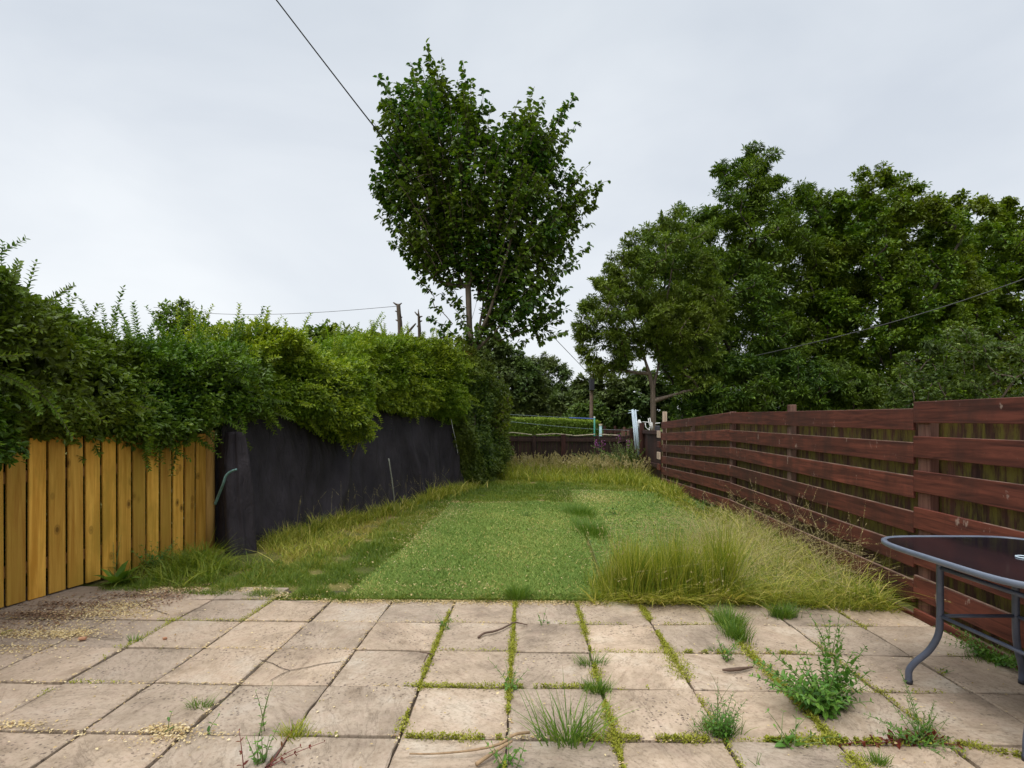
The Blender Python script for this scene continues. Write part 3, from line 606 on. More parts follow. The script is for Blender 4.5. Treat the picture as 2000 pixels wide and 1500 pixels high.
sp.append((P2,U(.06,.22,n),.004*np.ones(n),U(.1,1.1,n),U(.2,1,n),U(0,6.28,n),5,np.clip(rg.normal(.42,.25,n),0,1)))
grassobj('tall_grass',sp,M['tall'],'tall yellow green grass clump spilling over the patio edge beside the red fence')
# seeding stalks: tall thin stems with feathery heads
def stalks(P2,h,lean,curl,az,name,label,hl=.1,wd=.0022,sz=.012,rm=.5):
    n=len(P2); P=np.concatenate([P2,np.full((n,1),-.01)],1)
    V,Qq,tip,td=blades(P,h,wd,lean,curl,az,7,rg); rr=np.tile(np.full(n,rm),6); k=16
    t=rg.uniform(0,1,(n,k)); C=(tip[:,None,:]-td[:,None,:]*(t*hl)[:,:,None]*(h/np.mean(h))[:,None,None]).reshape(-1,3)
    dd=(td[:,None,:]+rg.normal(0,.35,(n,k,3))).reshape(-1,3)
    V2,Q2,r2=leaves(C,dd,rg.normal(0,1,(n*k,3)),rg.uniform(.6,1.3,n*k)*sz,SLIM4,np.clip(rg.normal(rm,.25,n*k),0,1),rg)
    tag(build(name,np.concatenate([V,V2]),np.concatenate([Qq,Q2+len(V)]),M['seed'],rnd=np.concatenate([rr,r2])),label,'grass',kind='stuff')
n=150; P2=np.stack([U(.65,1.7,n),U(4.1,4.5,n)],1); a=[P2]; hh=[U(.45,.66,n)]; ln=[U(0,.25,n)]; cu=[U(0,.3,n)]; azz=[U(0,6.28,n)]
n=900; P2=scatter([(1.45,4.2),(2.6,4.0),(2.75,6.8),(1.95,6.4)],n); a.append(P2); hh.append(U(.4,.72,n)); ln.append(U(.1,.6,n)); cu.append(U(.4,1.6,n)); azz.append(U(0,6.28,n))
n=50; P2=np.stack([U(2.3,2.7,n),U(4,6,n)],1); a.append(P2); hh.append(U(.5,.85,n)); ln.append(U(0,.35,n)); cu.append(U(0,.4,n)); azz.append(U(0,6.28,n))
stalks(np.concatenate(a),np.concatenate(hh),np.concatenate(ln),np.concatenate(cu),np.concatenate(azz),'seeding_grass','pale seeding grass stalks arching out of the tall clump')
n=60; D=U(6.3,10.5,n); P2=np.stack([sheetx(D)+U(.1,.4,n),D],1)
stalks(P2,U(.3,.6,n),U(0,.3,n),U(0,.5,n),U(0,6.28,n),'seeding_grass','thin seeding grass stalks standing before the black sheet',rm=.35)
n=620; P2=scatter([(-.5,14.2),(3.3,12.8),(3.35,15.8),(-.4,15.8)],n)
stalks(P2,U(.35,.62,n),U(0,.3,n),U(0,.5,n),U(0,6.28,n),'seeding_grass','dry tan seeding grass in front of the back fence',hl=.2,wd=.008,sz=.05,rm=.3)

# ------------------------------------------------------------------ left pine fence
rg=np.random.default_rng(51)
FA=np.array([-3.58,3.96]); FD=nz(np.array([.223,1.0])); FN=np.array([FD[1],-FD[0]])   # FN points to the patio
rotF=math.atan2(FD[1],FD[0])
pf=empty('timber_fence',(FA[0],FA[1],0),'new honey coloured pine fence of upright boards under the left hedge','fence')
for k in range(-9,13):
    s=.011+(k+.5)*.146; c=FA+FD*s
    o=MB().box((c[0]+FN[0]*.0,c[1],.61+rg.uniform(-.004,.004)),(.122+rg.uniform(-.003,.003),.019,1.19),rotF+rg.uniform(-.008,.008),rg.uniform(0,1),.003,tilt=rg.uniform(-.004,.004)).make('board',M['pine'],pf)
for z in (.25,.92):
    a=FA+FD*(-1.25)-FN*.035; b=FA+FD*1.9-FN*.035
    MB().beam((a[0],a[1],z),(b[0],b[1],z),.04,.085).make('rail',M['pine_dark'],pf)
for s in (-1.2,-.0,1.2):
    c=FA+FD*s-FN*.1; MB().box((c[0],c[1],.55),(.07,.07,1.15),rotF,bev=.004).make('post',M['pine_dark'],pf)
c=FA+FD*1.955
MB().tube([(c[0],c[1],-.02),(c[0]+.003,c[1],.4),(c[0]+.004,c[1],.9),(c[0]+.002,c[1],1.235),(c[0],c[1],1.245)],[.052,.052,.050,.049,.03],16,.6).make('end_post',M['pine_post'],pf,True)

# ------------------------------------------------------------------ right slatted fence
rf=empty('slatted_fence',(2.75,5,0),'red brown fence of horizontal slats with mossy boards behind gaps','fence')
def rp(D,off=0.0): return np.array([rfx(D)+off,D])
zt=[1.44,1.20,.965,.725,.49,.255,.03]
bays=[(.6,2.35,1.44,1.442),(2.35,3.872,1.442,1.452),(3.878,7.66,1.413,1.462),(7.665,12.0,1.462,1.345)]
for D0,D1,za,zb in bays:
    for i,z in enumerate(zt):
        dz0=za-1.44; dz1=zb-1.44
        hh=.146+rg.uniform(-.004,.004); j=rg.uniform(-.008,.008)
        a=rp(D0);b=rp(D1); o=0.0 if D0<3.8 and i<99 else .002
        m=MB(); m.beam((a[0]+o,a[1],z+dz0-hh/2+j),(b[0]+o,b[1],z+dz1-hh/2+j+rg.uniform(-.006,.006)),.022,hh,rg.uniform(.2,.9))
        bo=m.make('slat',M['red_front'],rf)
        # sun-bleached upper edge of the slat
        e=MB(); e.beam((a[0]+o+.001,a[1]+.003,z+dz0+j+.0015),(b[0]+o+.001,b[1]-.003,z+dz1+j+.0015),.019,.003,bev=0); e.make('worn_edge',M['pale_top'],bo)
# boards on the far side, closing the gaps (upright, algae stained)
D=.7
while D<11.9:
    wd=.142; a=rp(D+wd/2,.095); top=np.interp(D,[0,3.87,7.66,12],[1.40,1.40,1.40,1.28])
    MB().box((a[0],a[1],top/2),(.018,wd-.0012,top+rg.uniform(-.01,.01)),-math.atan(.0515),rg.uniform(0,1),.002).make('back_board',M['red_back'],rf); D+=wd
for D_p,zt_,wd in ((.7,1.44,.1),(2.3,1.44,.1),(3.80,1.45,.12),(5.87,1.505,.09),(7.67,1.475,.1),(9.7,1.40,.09),(11.93,1.36,.1)):
    a=rp(D_p,.013+.031); MB().box((a[0],a[1],zt_/2),(.06,wd,zt_),-math.atan(.0515),rg.uniform(.3,1),.004).make('post',M['red_post'],rf)
for z in (1.345-.245*1-.01,.63,):
    a=rp(12.0,-.02); 
    t=MB().box((a[0]-.012,a[1]+.12,z),(.03,.26,.15),-math.atan(.0515),.8,.003).make('bare_end',M['pale_end'],rf)
for z in (.87,.39):
    a=rp(12.0,-.02); MB().box((a[0]-.012,a[1]+.12,z),(.03,.26,.13),-math.atan(.0515),.5,.003).make('stub_slat',M['red_front'],rf)

# brown upright-board fence continuing to the corner
bf=empty('upright_board_fence',(3.35,14,0),'dark brown upright board fence between slatted fence and back corner','fence')
D=12.3
while D<16:
    a=rp(D+.065,.06); MB().box((a[0],a[1],.58),(.02,.124,1.12),-.05,rg.uniform(0,1),.002).make('board',M['brown_fence'],bf); D+=.13
MB().beam((rfx(12.3)+.02,12.3,1.12),(rfx(16)+.02,16,1.12),.05,.09,.6).make('rail',M['brown_fence'],bf)
MB().beam((rfx(12.3)+.02,12.3,.38),(rfx(16)+.02,16,.33),.05,.09,.6).make('rail',M['brown_fence'],bf)
for Dp,zz in ((14.35,1.34),(15.3,1.17),(15.95,1.2)):
    MB().box((rfx(Dp)-.01,Dp,zz/2),(.1,.1,zz),0,.7,.004).make('post',M['brown_fence'],bf)
# back fence
BD=16.1
kf=empty('back_fence',(1.4,BD,0),'low dark brown back fence with thin pale wavy capping','fence')
def bx(px): return (px-1000)/F*BD
x=bx(975)
while x<bx(1228):
    MB().box((x+.055,BD,.50),(.106,.018,.93+rg.uniform(-.006,.006)),0,rg.uniform(0,1),.002).make('board',M['back_fence'],kf); x+=.11
MB().beam((bx(975),BD-.03,.86),(bx(1228),BD-.03,.85),.04,.09,.7).make('rail',M['back_fence'],kf)
for px in (988,1043,1100,1166,1224):
    zz=.99 if px!=1100 else 1.02
    MB().box((bx(px),BD-.05,zz/2),(.09 if px!=1100 else .13,.08,zz),0,.85,.004).make('post',M['brown_fence'] if px==1100 else M['back_fence'],kf)
cp=[(988,846),(1000.6,844.5),(1039,849),(1047,849),(1086,846.8),(1125,851),(1162,848),(1170,848),(1207,850)]
for i,(a,b) in enumerate(zip(cp[:-1],cp[1:])):
    if i==2 or i==6: continue
    A=W(a[0],a[1],BD);B=W(b[0],b[1],BD); MB().beam(A,B,.07,.022,.5).make('capping',M['capping'],kf)

# ------------------------------------------------------------------ black sheet on the left boundary
SA=np.array([sheetx(6.0)-.12,6.0]); SB=np.array([sheetx(11.75),11.75]); SDir=nz(SB-SA); SN=np.array([SDir[1],-SDir[0]]); SL=np.linalg.norm(SB-SA)
ns,nzv=260,46; s=np.linspace(0,1,ns); S_,T_=np.meshgrid(s,np.linspace(0,1,nzv)); S_=S_.ravel();T_=T_.ravel()
Dd=6.0+S_*5.75
top=np.interp(Dd,[5.6,6.1,6.6,7.5,8.6,9.6,10.6,11.2,11.75],[1.30,1.42,1.53,1.56,1.58,1.56,1.54,1.47,1.40])+.045*fnoise(np.stack([Dd,0*Dd],1),2.5,1)
slant=(1-T_)*.0-T_*.22*np.clip((S_-.9)/.1,0,1)
folds=.055*np.sin(Dd*9+T_*1.5+2*np.sin(Dd*2))*np.clip((Dd-7.6)/1,0,1)*(.4+.6*T_)+.11*np.exp(-((Dd-9.4-.5*(1-T_))/.12)**2)+.09*np.exp(-((Dd-8.35+.9*(1-T_))/.14)**2)+.09*np.exp(-((Dd-10.0-.3*(1-T_))/.10)**2)
folds+=.03*fnoise(np.stack([Dd,T_],1),1.4,3)-.16*T_**1.4+.08*(1-T_)**3+.035*fnoise(np.stack([Dd,T_],1),4,4)+.016*fnoise(np.stack([Dd*2,T_],1),9,6)+.03*np.abs(fnoise(np.stack([Dd*1.5,T_*.6],1),5,8))
P=np.stack([SA[0]+SDir[0]*(S_+slant/6)*SL+SN[0]*folds,SA[1]+SDir[1]*(S_+slant/6)*SL+SN[1]*folds,T_*top-.01],1)
q=[[j*ns+i,j*ns+i+1,(j+1)*ns+i+1,(j+1)*ns+i] for j in range(nzv-1) for i in range(ns-1)]
sr=empty('garden_sheet',(SA[0],SA[1],0),'black woven ground sheet hung as a screen below the hedge','sheet')
so_=build('sheet',P,np.array(q),M['sheet'],sr,True); md=so_.modifiers.new('thickness','SOLIDIFY'); md.thickness=.004
# rolled end of the sheet
rpts=[];rr_=[]; c0=G(450,1086)
n_a=40; zz=np.linspace(-.01,1.22,30); A_,Z_=np.meshgrid(np.linspace(0,2*math.pi,n_a,endpoint=False),zz); A_=A_.ravel();Z_=Z_.ravel()
rad=.135+.022*np.sin(A_*3+Z_*2.5)+.016*np.sin(A_*7+1+Z_*1.5)-.05*Z_+.01*np.sin(A_*13+Z_*4)+.02*fnoise(np.stack([A_*0+Z_,A_*0],1),3,2)
P=np.stack([c0[0]+rad*np.cos(A_)-.03*Z_,c0[1]+.18+rad*.75*np.sin(A_)+.0*Z_,Z_],1)
q=[[j*n_a+i,j*n_a+(i+1)%n_a,(j+1)*n_a+(i+1)%n_a,(j+1)*n_a+i] for j in range(29) for i in range(n_a)]
capi=len(P); P=np.concatenate([P,[[c0[0]-.036,c0[1]+.18,1.23]]]); tri=[[29*n_a+i,29*n_a+(i+1)%n_a,capi] for i in range(n_a)]
build('rolled_end',P,[np.array(q),np.array(tri)],M['sheet'],sr,True)
# flap joining the fence post to the roll
fp=FA+FD*1.93-FN*.03; t=np.linspace(0,1,20); S2,T2=np.meshgrid(t,np.linspace(0,1,20)); S2=S2.ravel();T2=T2.ravel()
e=np.array([c0[0]-.1,c0[1]+.25]); P=np.stack([fp[0]+.02+(e[0]-fp[0])*S2,fp[1]+.05+(e[1]-fp[1])*S2+.03*np.sin(S2*9),T2*(1.2-.05*S2)],1)
q=[[j*20+i,j*20+i+1,(j+1)*20+i+1,(j+1)*20+i] for j in range(19) for i in range(19)]
fl=build('flap',P,np.array(q),M['sheet'],sr,True); fl.modifiers.new('thickness','SOLIDIFY').thickness=.004
# cord on the sheet's far edge
MB().tube([W(880,813,11.0),W(884,835,11.1),W(890,860,11.25),W(894,885,11.35)],.006,6).make('cord',M['white'],sr)

def polytube(name,pts,rad,mat,label,cat,n=8,group=None):
    pts=np.array(pts,float); t=np.linspace(0,len(pts)-1,max(2,(len(pts)-1)*5+1)); idx=np.arange(len(pts))
    if len(pts)>2:  # smooth curve through the points
        out=[]
        for x in t:
            i=min(int(x),len(pts)-2); f=x-i; p0=pts[max(i-1,0)];p1=pts[i];p2=pts[i+1];p3=pts[min(i+2,len(pts)-1)]
            out.append(.5*((2*p1)+(-p0+p2)*f+(2*p0-5*p1+4*p2-p3)*f*f+(-p0+3*p1-3*p2+p3)*f**3))
        pts2=np.array(out)
    else: pts2=pts
    r=np.interp(np.linspace(0,1,len(pts2)),np.linspace(0,1,len(np.atleast_1d(rad))),np.atleast_1d(rad))
    o=MB().tube(pts2,r,n).make(name,mat,loc=pts[0],smooth=True); return tag(o,label,cat,group)
polytube('hose',[W(420,985,5.55),W(428,965,5.5),W(436,945,5.42),W(441,930,5.4),W(451,921,5.38),W(462,917,5.36)],[.013,.012,.011],M['hose'],'short bent teal hose end sticking out beside pine fence post','hose')
polytube('garden_cane',[W(772,1020,9.0)*[1,1,0]+[0,0,-.02],W(765,935,8.75),W(759,896,8.6)],[.006,.009,.011],M['cane'],'thin pale cane leaning in front of black sheet','cane',6)

# ------------------------------------------------------------------ hedges
def hedge(name,label,path,nl,size,mat,seed,sprigs,tpl=LEAF6,sx=1.0,hang=0,lower=False):
    """path rows: x, y, radius front, bottom z, top z"""
    rg=np.random.default_rng(seed); path=np.array(path,float); seg=np.r_[0,np.cumsum(np.linalg.norm(np.diff(path[:,:2],axis=0),axis=1))]
    L=seg[-1]; root=empty(name,(path[0,0],path[0,1],0),label,'hedge')
    def surf(s,a,dep):
        c=np.stack([np.interp(s,seg,path[:,k]) for k in range(5)],1)
        e=.05; c1=np.stack([np.interp(np.clip(s+e,0,L),seg,path[:,k])-np.interp(np.clip(s-e,0,L),seg,path[:,k]) for k in (0,1)],1); tdir=nz(c1); nrm=np.stack([tdir[:,1],-tdir[:,0]],1)
        ca,sa=np.cos(a),np.sin(a); k=.62
        X=np.sign(ca)*np.abs(ca)**k; Zc=np.sign(sa)*np.abs(sa)**k
        lum=.19*fnoise(np.stack([s,a*1.0],1),2.0,seed)+.10*fnoise(np.stack([s,a],1),5.0,seed+1)+.05*fnoise(np.stack([s,a],1),11.0,seed+2)
        f=(1+lum*1.1)-dep/np.maximum(c[:,2],.2)
        zc=(c[:,3]+c[:,4])/2; zr=(c[:,4]-c[:,3])/2
        P=np.concatenate([c[:,:2]+nrm*(c[:,2]*X*f)[:,None],(zc+zr*Zc*(1+lum*.75-dep/np.maximum(zr,.3)))[:,None]],1)
        n=np.concatenate([nrm*(ca)[:,None],(sa)[:,None]],1); return P,nz(n)
    a=np.where(rg.random(nl)<.82,rg.uniform(-1.5,2.0,nl),rg.uniform(-1.57,4.71,nl)); s=L*rg.uniform(0,1,nl)**sx; dep=rg.exponential(.07,nl)+rg.normal(0,.015,nl)
    P,n=surf(s,a,np.clip(dep,-.05,.5))
    out=n*np.array([1,1,.6])+rg.normal(0,.55,(nl,3)); d=nz(out+np.array([0,0,.15])); up=nz(np.array([[0,0,1.]])+n*.7+rg.normal(0,.45,(nl,3)))
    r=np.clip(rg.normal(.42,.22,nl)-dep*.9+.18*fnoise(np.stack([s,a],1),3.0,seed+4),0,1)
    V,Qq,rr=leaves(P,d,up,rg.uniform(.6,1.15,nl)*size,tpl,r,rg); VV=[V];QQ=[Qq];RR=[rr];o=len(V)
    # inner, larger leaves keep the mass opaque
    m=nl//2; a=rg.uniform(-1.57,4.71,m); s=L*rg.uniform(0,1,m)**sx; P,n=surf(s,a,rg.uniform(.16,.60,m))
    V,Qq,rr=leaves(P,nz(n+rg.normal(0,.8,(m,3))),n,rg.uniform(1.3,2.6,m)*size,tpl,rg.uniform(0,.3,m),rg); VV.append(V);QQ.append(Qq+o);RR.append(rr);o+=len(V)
    # sprigs: shoots with paired leaves
    st=MB(); ls=[]
    ns_=sprigs; a=np.concatenate([rg.uniform(.9,2.3,ns_*2//3),rg.uniform(-1.4,.9,ns_-ns_*2//3)]); s=L*rg.uniform(0,1,ns_)**sx; P,n=surf(s,a,np.full(ns_,.06))
    for i in range(ns_):
        topy=a[i]>.9; ln=.08+.42*rg.random()**2.2 if topy else rg.uniform(.12,.26+.22*hang); ln*=size/.05*.9
        d0=nz(n[i]*(.45 if topy else 1)+np.array([0,0,1.1 if topy else (.25-hang)])+rg.normal(0,.28,3)); k=7
        t=np.linspace(0,1,k); bend=rg.normal(0,.12,3)+np.array([0,0,-.1 if not topy else 0]); pts=P[i]+t[:,None]*ln*d0+(t**2)[:,None]*ln*bend
        st.tube(pts,np.linspace(.0035,.0012,k),3,cap=False)
        m=int(ln/(size*.34)); tt=np.repeat(np.linspace(.15,1,m),2); pp=P[i]+tt[:,None]*ln*d0+(tt**2)[:,None]*ln*bend
        ph=np.repeat(np.arange(m)*1.57,2)+np.tile([0,math.pi],m)+rg.uniform(0,6); u=nz(np.cross(d0,[.3,.2,1])); v=np.cross(d0,u)
        dd=np.cos(ph)[:,None]*u+np.sin(ph)[:,None]*v+d0*rg.uniform(.5,1.1,(2*m,1))
        V,Qq,rr=leaves(pp,dd,d0+rg.normal(0,.15,(2*m,3)),size*(1.25-.5*tt)*rg.uniform(.8,1.1,2*m),tpl,np.clip(rg.normal(.6,.2,2*m),0,1),rg)
        VV.append(V);QQ.append(Qq+o);RR.append(rr);o+=len(V)
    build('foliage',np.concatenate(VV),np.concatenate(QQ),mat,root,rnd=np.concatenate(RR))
    if lower:
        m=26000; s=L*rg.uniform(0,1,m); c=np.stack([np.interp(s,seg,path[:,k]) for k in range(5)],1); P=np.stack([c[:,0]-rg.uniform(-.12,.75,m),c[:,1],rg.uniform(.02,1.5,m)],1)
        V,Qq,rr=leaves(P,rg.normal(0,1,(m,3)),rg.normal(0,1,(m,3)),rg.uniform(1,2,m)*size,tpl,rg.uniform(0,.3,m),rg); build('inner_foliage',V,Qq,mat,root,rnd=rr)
    # stems inside
    for i in range(int(L/.45)):
        s0=(i+.5)*L/int(L/.45); c=[np.interp(s0,seg,path[:,k]) for k in range(5)]
        b=np.array([c[0],c[1],-.03]); 
        for _ in range(2):
            e=np.array([c[0]+rg.normal(0,.25),c[1]+rg.normal(0,.2),c[4]-.35]); mm=(b+e)/2+rg.normal(0,.08,3)
            st.tube([b,(b+mm)/2+rg.normal(0,.03,3),mm,(mm+e)/2+rg.normal(0,.04,3),e],[.022,.019,.015,.011,.005],5)
    st.make('stem',M['twigbark'],root); return root
hedge('privet_hedge','dark glossy leaved hedge rising over the pine fence at left',
 [(-4.35,1.6,.62,1.0,2.45),(-4.22,2.8,.80,.88,2.48),(-4.1,3.9,.86,.93,2.46),(-3.95,4.6,.74,1.08,2.20),(-3.90,5.0,.76,1.08,2.02),(-3.80,5.65,.90,1.14,2.10),(-3.62,6.2,.96,1.24,2.14),(-3.5,6.75,.7,1.5,2.3)],
 62000,.052,M['hedge_a'],61,330,sx=1.0,hang=.5,lower=True)
hedge('shrub_hedge','lighter green overgrown hedge drooping over top of black sheet',
 [(-3.55,6.2,.55,1.6,2.15),(-3.28,6.9,.76,1.42,2.46),(-3.0,7.45,.86,1.20,2.26),(-2.78,8.05,.93,1.12,2.30),(-2.55,8.6,.70,1.55,2.58),(-2.2,9.5,.66,1.5,2.78),(-1.8,10.6,.72,1.48,2.76),(-1.45,11.6,.72,1.4,2.75)],
 74000,.055,M['hedge_b'],62,330,hang=.3)
hedge('ivy_hedge','shaggy dark hedge reaching ground past far end of sheet',
 [(-1.55,11.3,.6,.9,2.75),(-1.42,12.0,.78,-.03,2.75),(-1.15,12.9,.80,-.05,2.72),(-.92,13.8,.75,-.05,2.5),(-.80,14.8,.70,-.05,2.2),(-.75,15.5,.5,0,1.9)],
 42000,.07,M['hedge_c'],63,120,hang=.2)

# ------------------------------------------------------------------ trees
def skeleton(trunk, tips, rg, step=.4, nlast=0, pref=.35, spray=0.0):
    tips0=tips.copy()
    if spray>0:
        b0=np.array(trunk[0][2],float); b1=np.stack([np.full(len(tips),b0[0]),np.full(len(tips),b0[1]),b0[2]+.5*np.maximum(tips[:,2]-b0[2],0)],1); dr=nz(nz(tips-b1)+np.array([0,0,.28])); tips=tips-dr*spray*rg.uniform(.6,1.15,(len(tips),1))
    pos=[np.array(trunk[0][0],float)]; par=[-1]; grown=[]
    for line in trunk:
        prev=int(np.argmin(np.linalg.norm(np.array(pos)-np.array(line[0]),axis=1)))
        for a,b in zip(line[:-1],line[1:]):
            a=np.array(a,float);b=np.array(b,float); k=max(1,int(np.linalg.norm(b-a)/step))
            for i in range(1,k+1):
                pos.append(a+(b-a)*i/k); par.append(prev); prev=len(pos)-1
    base=np.array(trunk[0][0]); nm=len(tips)-nlast; order=np.r_[np.argsort(np.linalg.norm(tips[:nm]-base,axis=1)),np.arange(nm,len(tips))].astype(int); chains=[]
    for ti in order:
        tp=tips[ti]; A=np.array(pos); dv=tp-A; dist=np.linalg.norm(dv,axis=1)
        cost=dist+pref*np.maximum(0,-(dv[:,2])+.25*dist)*2; cost[:1]+=50
        j=int(np.argmin(cost)); a=A[j]; L=dist[j]; k=max(2,int(L/step))
        pd=nz(a-np.array(pos[par[j]])) if par[j]>=0 else np.array([0,0,1.])
        mid=a+(tp-a)*.5+ (pd*.25+np.array([0,0,-.12]))*L*.6; prev=j; ch=[j]
        for i in range(1,k+1):
            t=i/k; p=(1-t)**2*a+2*t*(1-t)*mid+t*t*tp+rg.normal(0,.02,3)*(t<1); pos.append(p); par.append(prev); prev=len(pos)-1; ch.append(prev)
        if spray>0:
            k2=max(2,int(spray/.22)); e0=tips0[ti]
            for i in range(1,k2+1):
                p=tp+(e0-tp)*i/k2+rg.normal(0,.012,3)+np.array([0,0,.05])*math.sin(i/k2*3.1); pos.append(p); par.append(prev); prev=len(pos)-1; ch.append(prev)
        chains.append(ch)
    pos=np.array(pos); cnt=np.zeros(len(pos))
    for ch in chains: cnt[ch[-1]]+=1
    for i in range(len(pos)-1,0,-1):
        cnt[par[i]]+=cnt[i]
    return pos,np.array(par),np.maximum(cnt,.6),chains
def crownpoints(poly,D,n,rg,maxd,ratio=1.0,shell=.0,k=None):
    poly=np.array(poly,float); w=np.stack([(poly[:,0]-1000)/F*D,H-(poly[:,1]-HZ)/F*D],1); x0=w.min(0);x1=w.max(0); out=[]
    tot=0
    while tot<n:
        P=rg.uniform(x0,x1,(n*2,2)); P=P[inpoly(P,w)]; out.append(P); tot+=len(P)
    P=np.concatenate(out)[:n]; e=edgedist(P,w); dm=np.minimum(maxd,np.sqrt(np.maximum(e,0))*ratio*1.1)
    u=rg.uniform(-1,1,n); 
    if shell: u=np.sign(u)*np.abs(u)**(1-shell)
    return np.stack([P[:,0],D+u*dm,P[:,1]],1), e, w
def tree(name,label,poly,D,trunk,seed,mat,bark,ntips,lpt,size,tpl,maxd,tw=.0045,cluster=.5,cat='tree',tl=.9,group=None,extra=None,gap=0,pw=.5,rmean=.45,spray=0.0,thin=None):
    rg=np.random.default_rng(seed); tips,e,w=crownpoints(poly,D,ntips,rg,maxd,shell=.25)
    if gap>0:   # drop tips in some noise cells so that the sky shows
        keep=fnoise(tips,1.3,seed)+.35*rg.normal(size=len(tips))>-1.0+gap; tips=tips[keep]
    if thin is not None: tips=tips[rg.random(len(tips))<np.interp(tips[:,2],thin[0],thin[1])]
    if extra is not None: tips=np.concatenate([tips,extra])
    pos,par,cnt,chains=skeleton(trunk,tips,rg,nlast=0 if extra is None else len(extra),spray=spray)
    base=trunk[0][0]; root=empty(name,(base[0],base[1],0),label,cat,group)
    r=tw*cnt**pw; ii=np.arange(1,len(pos)); A=pos[par[ii]];B=pos[ii]; ra=np.minimum(r[par[ii]],r[ii]*1.8); V,Qq=frusta(A,B,ra,r[ii],7)
    build('trunk',V,Qq,bark,root,True,rnd=np.full(len(Qq),.6))
    ls=[];VV=[];QQ=[];RR=[];o=0
    # leaves along the outer part of each shoot
    PP=[];DD=[];UU=[];RA=[]
    for ci,ch in enumerate(chains):
        cluster_=cluster*(.55 if extra is not None and ci>=len(chains)-len(extra) else 1)
        c=pos[ch]; seg=np.r_[0,np.cumsum(np.linalg.norm(np.diff(c,axis=0),axis=1))]; Lc=seg[-1]; m=lpt
        t=np.maximum(0,Lc-tl*rg.uniform(0,1,m)**1.0); p=np.stack([np.interp(t,seg,c[:,k]) for k in range(3)],1)
        sd=nz(c[-1]-c[max(0,len(c)-3)]); ph=rg.uniform(0,6.28,m); u=nz(np.cross(sd,[.31,.22,1.])); v=np.cross(sd,u)
        sdv=np.cos(ph)[:,None]*u+np.sin(ph)[:,None]*v; off=sdv*rg.uniform(0,1,(m,1))**.7*cluster_*(.35+.65*np.clip((Lc-t)/max(tl,.1),0,1))[:,None]
        off[:,2]*=.6
        PP.append(p+off); DD.append(sdv*.8+sd*.5+np.array([0,0,-.45])+rg.normal(0,.3,(m,3))); UU.append(np.array([0,0,1.])+sdv*.5+rg.normal(0,.35,(m,3))); RA.append(np.full(m,rg.normal(0,.13)))
    PP=np.concatenate(PP);DD=np.concatenate(DD);UU=np.concatenate(UU);n=len(PP)
    rr=np.clip(rg.normal(rmean,.24,n)+np.concatenate(RA),0,1)
    V,Qq,rr=leaves(PP,DD,UU,rg.uniform(.65,1.15,n)*size,tpl,rr,rg)
    build('crown',V,Qq,mat,root,rnd=rr); return root
# the tall tree in the middle
CP=[(735,215),(752,180),(800,165),(833,130),(862,155),(905,155),(930,195),(955,235),(985,250),(1010,225),(1045,205),(1085,225),(1112,220),(1115,260),(1100,310),(1138,335),(1165,360),(1140,400),(1130,435),(1128,478),(1120,510),(1098,555),(1110,600),(1105,642),(1060,630),(1015,640),(985,620),(985,560),(935,505),(895,490),(860,490),(812,515),(790,490),(768,465),(740,420),(722,362),(728,310),(738,250)]
DT=12.5
def T3(px,py,dy=0): w_=W(px,py,DT); w_[1]+=dy; return w_
trunk=[[T3(922,880)*[1,1,0]+[0,0,-.05],T3(921,760),T3(922,690),T3(917,640),T3(915,560,-.1),T3(905,500,-.2),T3(880,400,-.4),T3(850,300,-.5),T3(838,180,-.4)],
       [T3(922,690),T3(932,660,.1),T3(942,600,.2),T3(948,520,.3),T3(935,420,.4),T3(930,300,.5),T3(910,190,.5)],
       [T3(932,660,.1),T3(955,620,-.2),T3(975,560,-.4),T3(1000,480,-.6),T3(1030,400,-.7),T3(1060,300,-.5),T3(1080,240,-.4)],
       [T3(917,640),T3(925,600,.3),T3(935,540,.8),T3(980,430,1.0),T3(1010,300,1.0),T3(1040,220,.6)],
       [T3(926,680),T3(960,655,.0),T3(1000,640,.1),T3(1050,625,.2),T3(1090,640,.2)]]
ex=np.array([T3(835,618),T3(850,600),T3(865,575),T3(880,555),T3(842,640),T3(808,540),T3(1108,648),T3(1080,645),T3(900,628),T3(910,640,-.5),T3(935,645,-.6),
  T3(833,85),T3(836,110),T3(745,140,.3),T3(775,160),T3(818,112,.2),T3(860,120),T3(872,150),T3(918,140,.3),T3(945,175),T3(960,205),T3(1012,195),T3(1062,195),T3(1105,205),T3(1130,240),T3(1150,322),T3(725,235),T3(730,300),T3(735,420),T3(1160,400),T3(1155,435),T3(1152,480),T3(1128,515),T3(1112,560),T3(790,505),T3(860,540),T3(985,225),T3(905,117),T3(1045,168),T3(1190,350),T3(1170,365),T3(738,150),T3(800,118),T3(1124,188),T3(722,355),T3(760,470),T3(768,475)])
tree('broadleaf_tree','tall dark broad leaved tree standing alone above the hedge in the middle',CP,DT,trunk,71,M['cherry'],M['bark'],860,46,.122,BROAD6,2.1,tw=.0044,cluster=.15,tl=1.0,extra=ex,pw=.46,spray=.8,gap=.42,thin=((3.2,4.6,6),(.6,.75,1.0)))

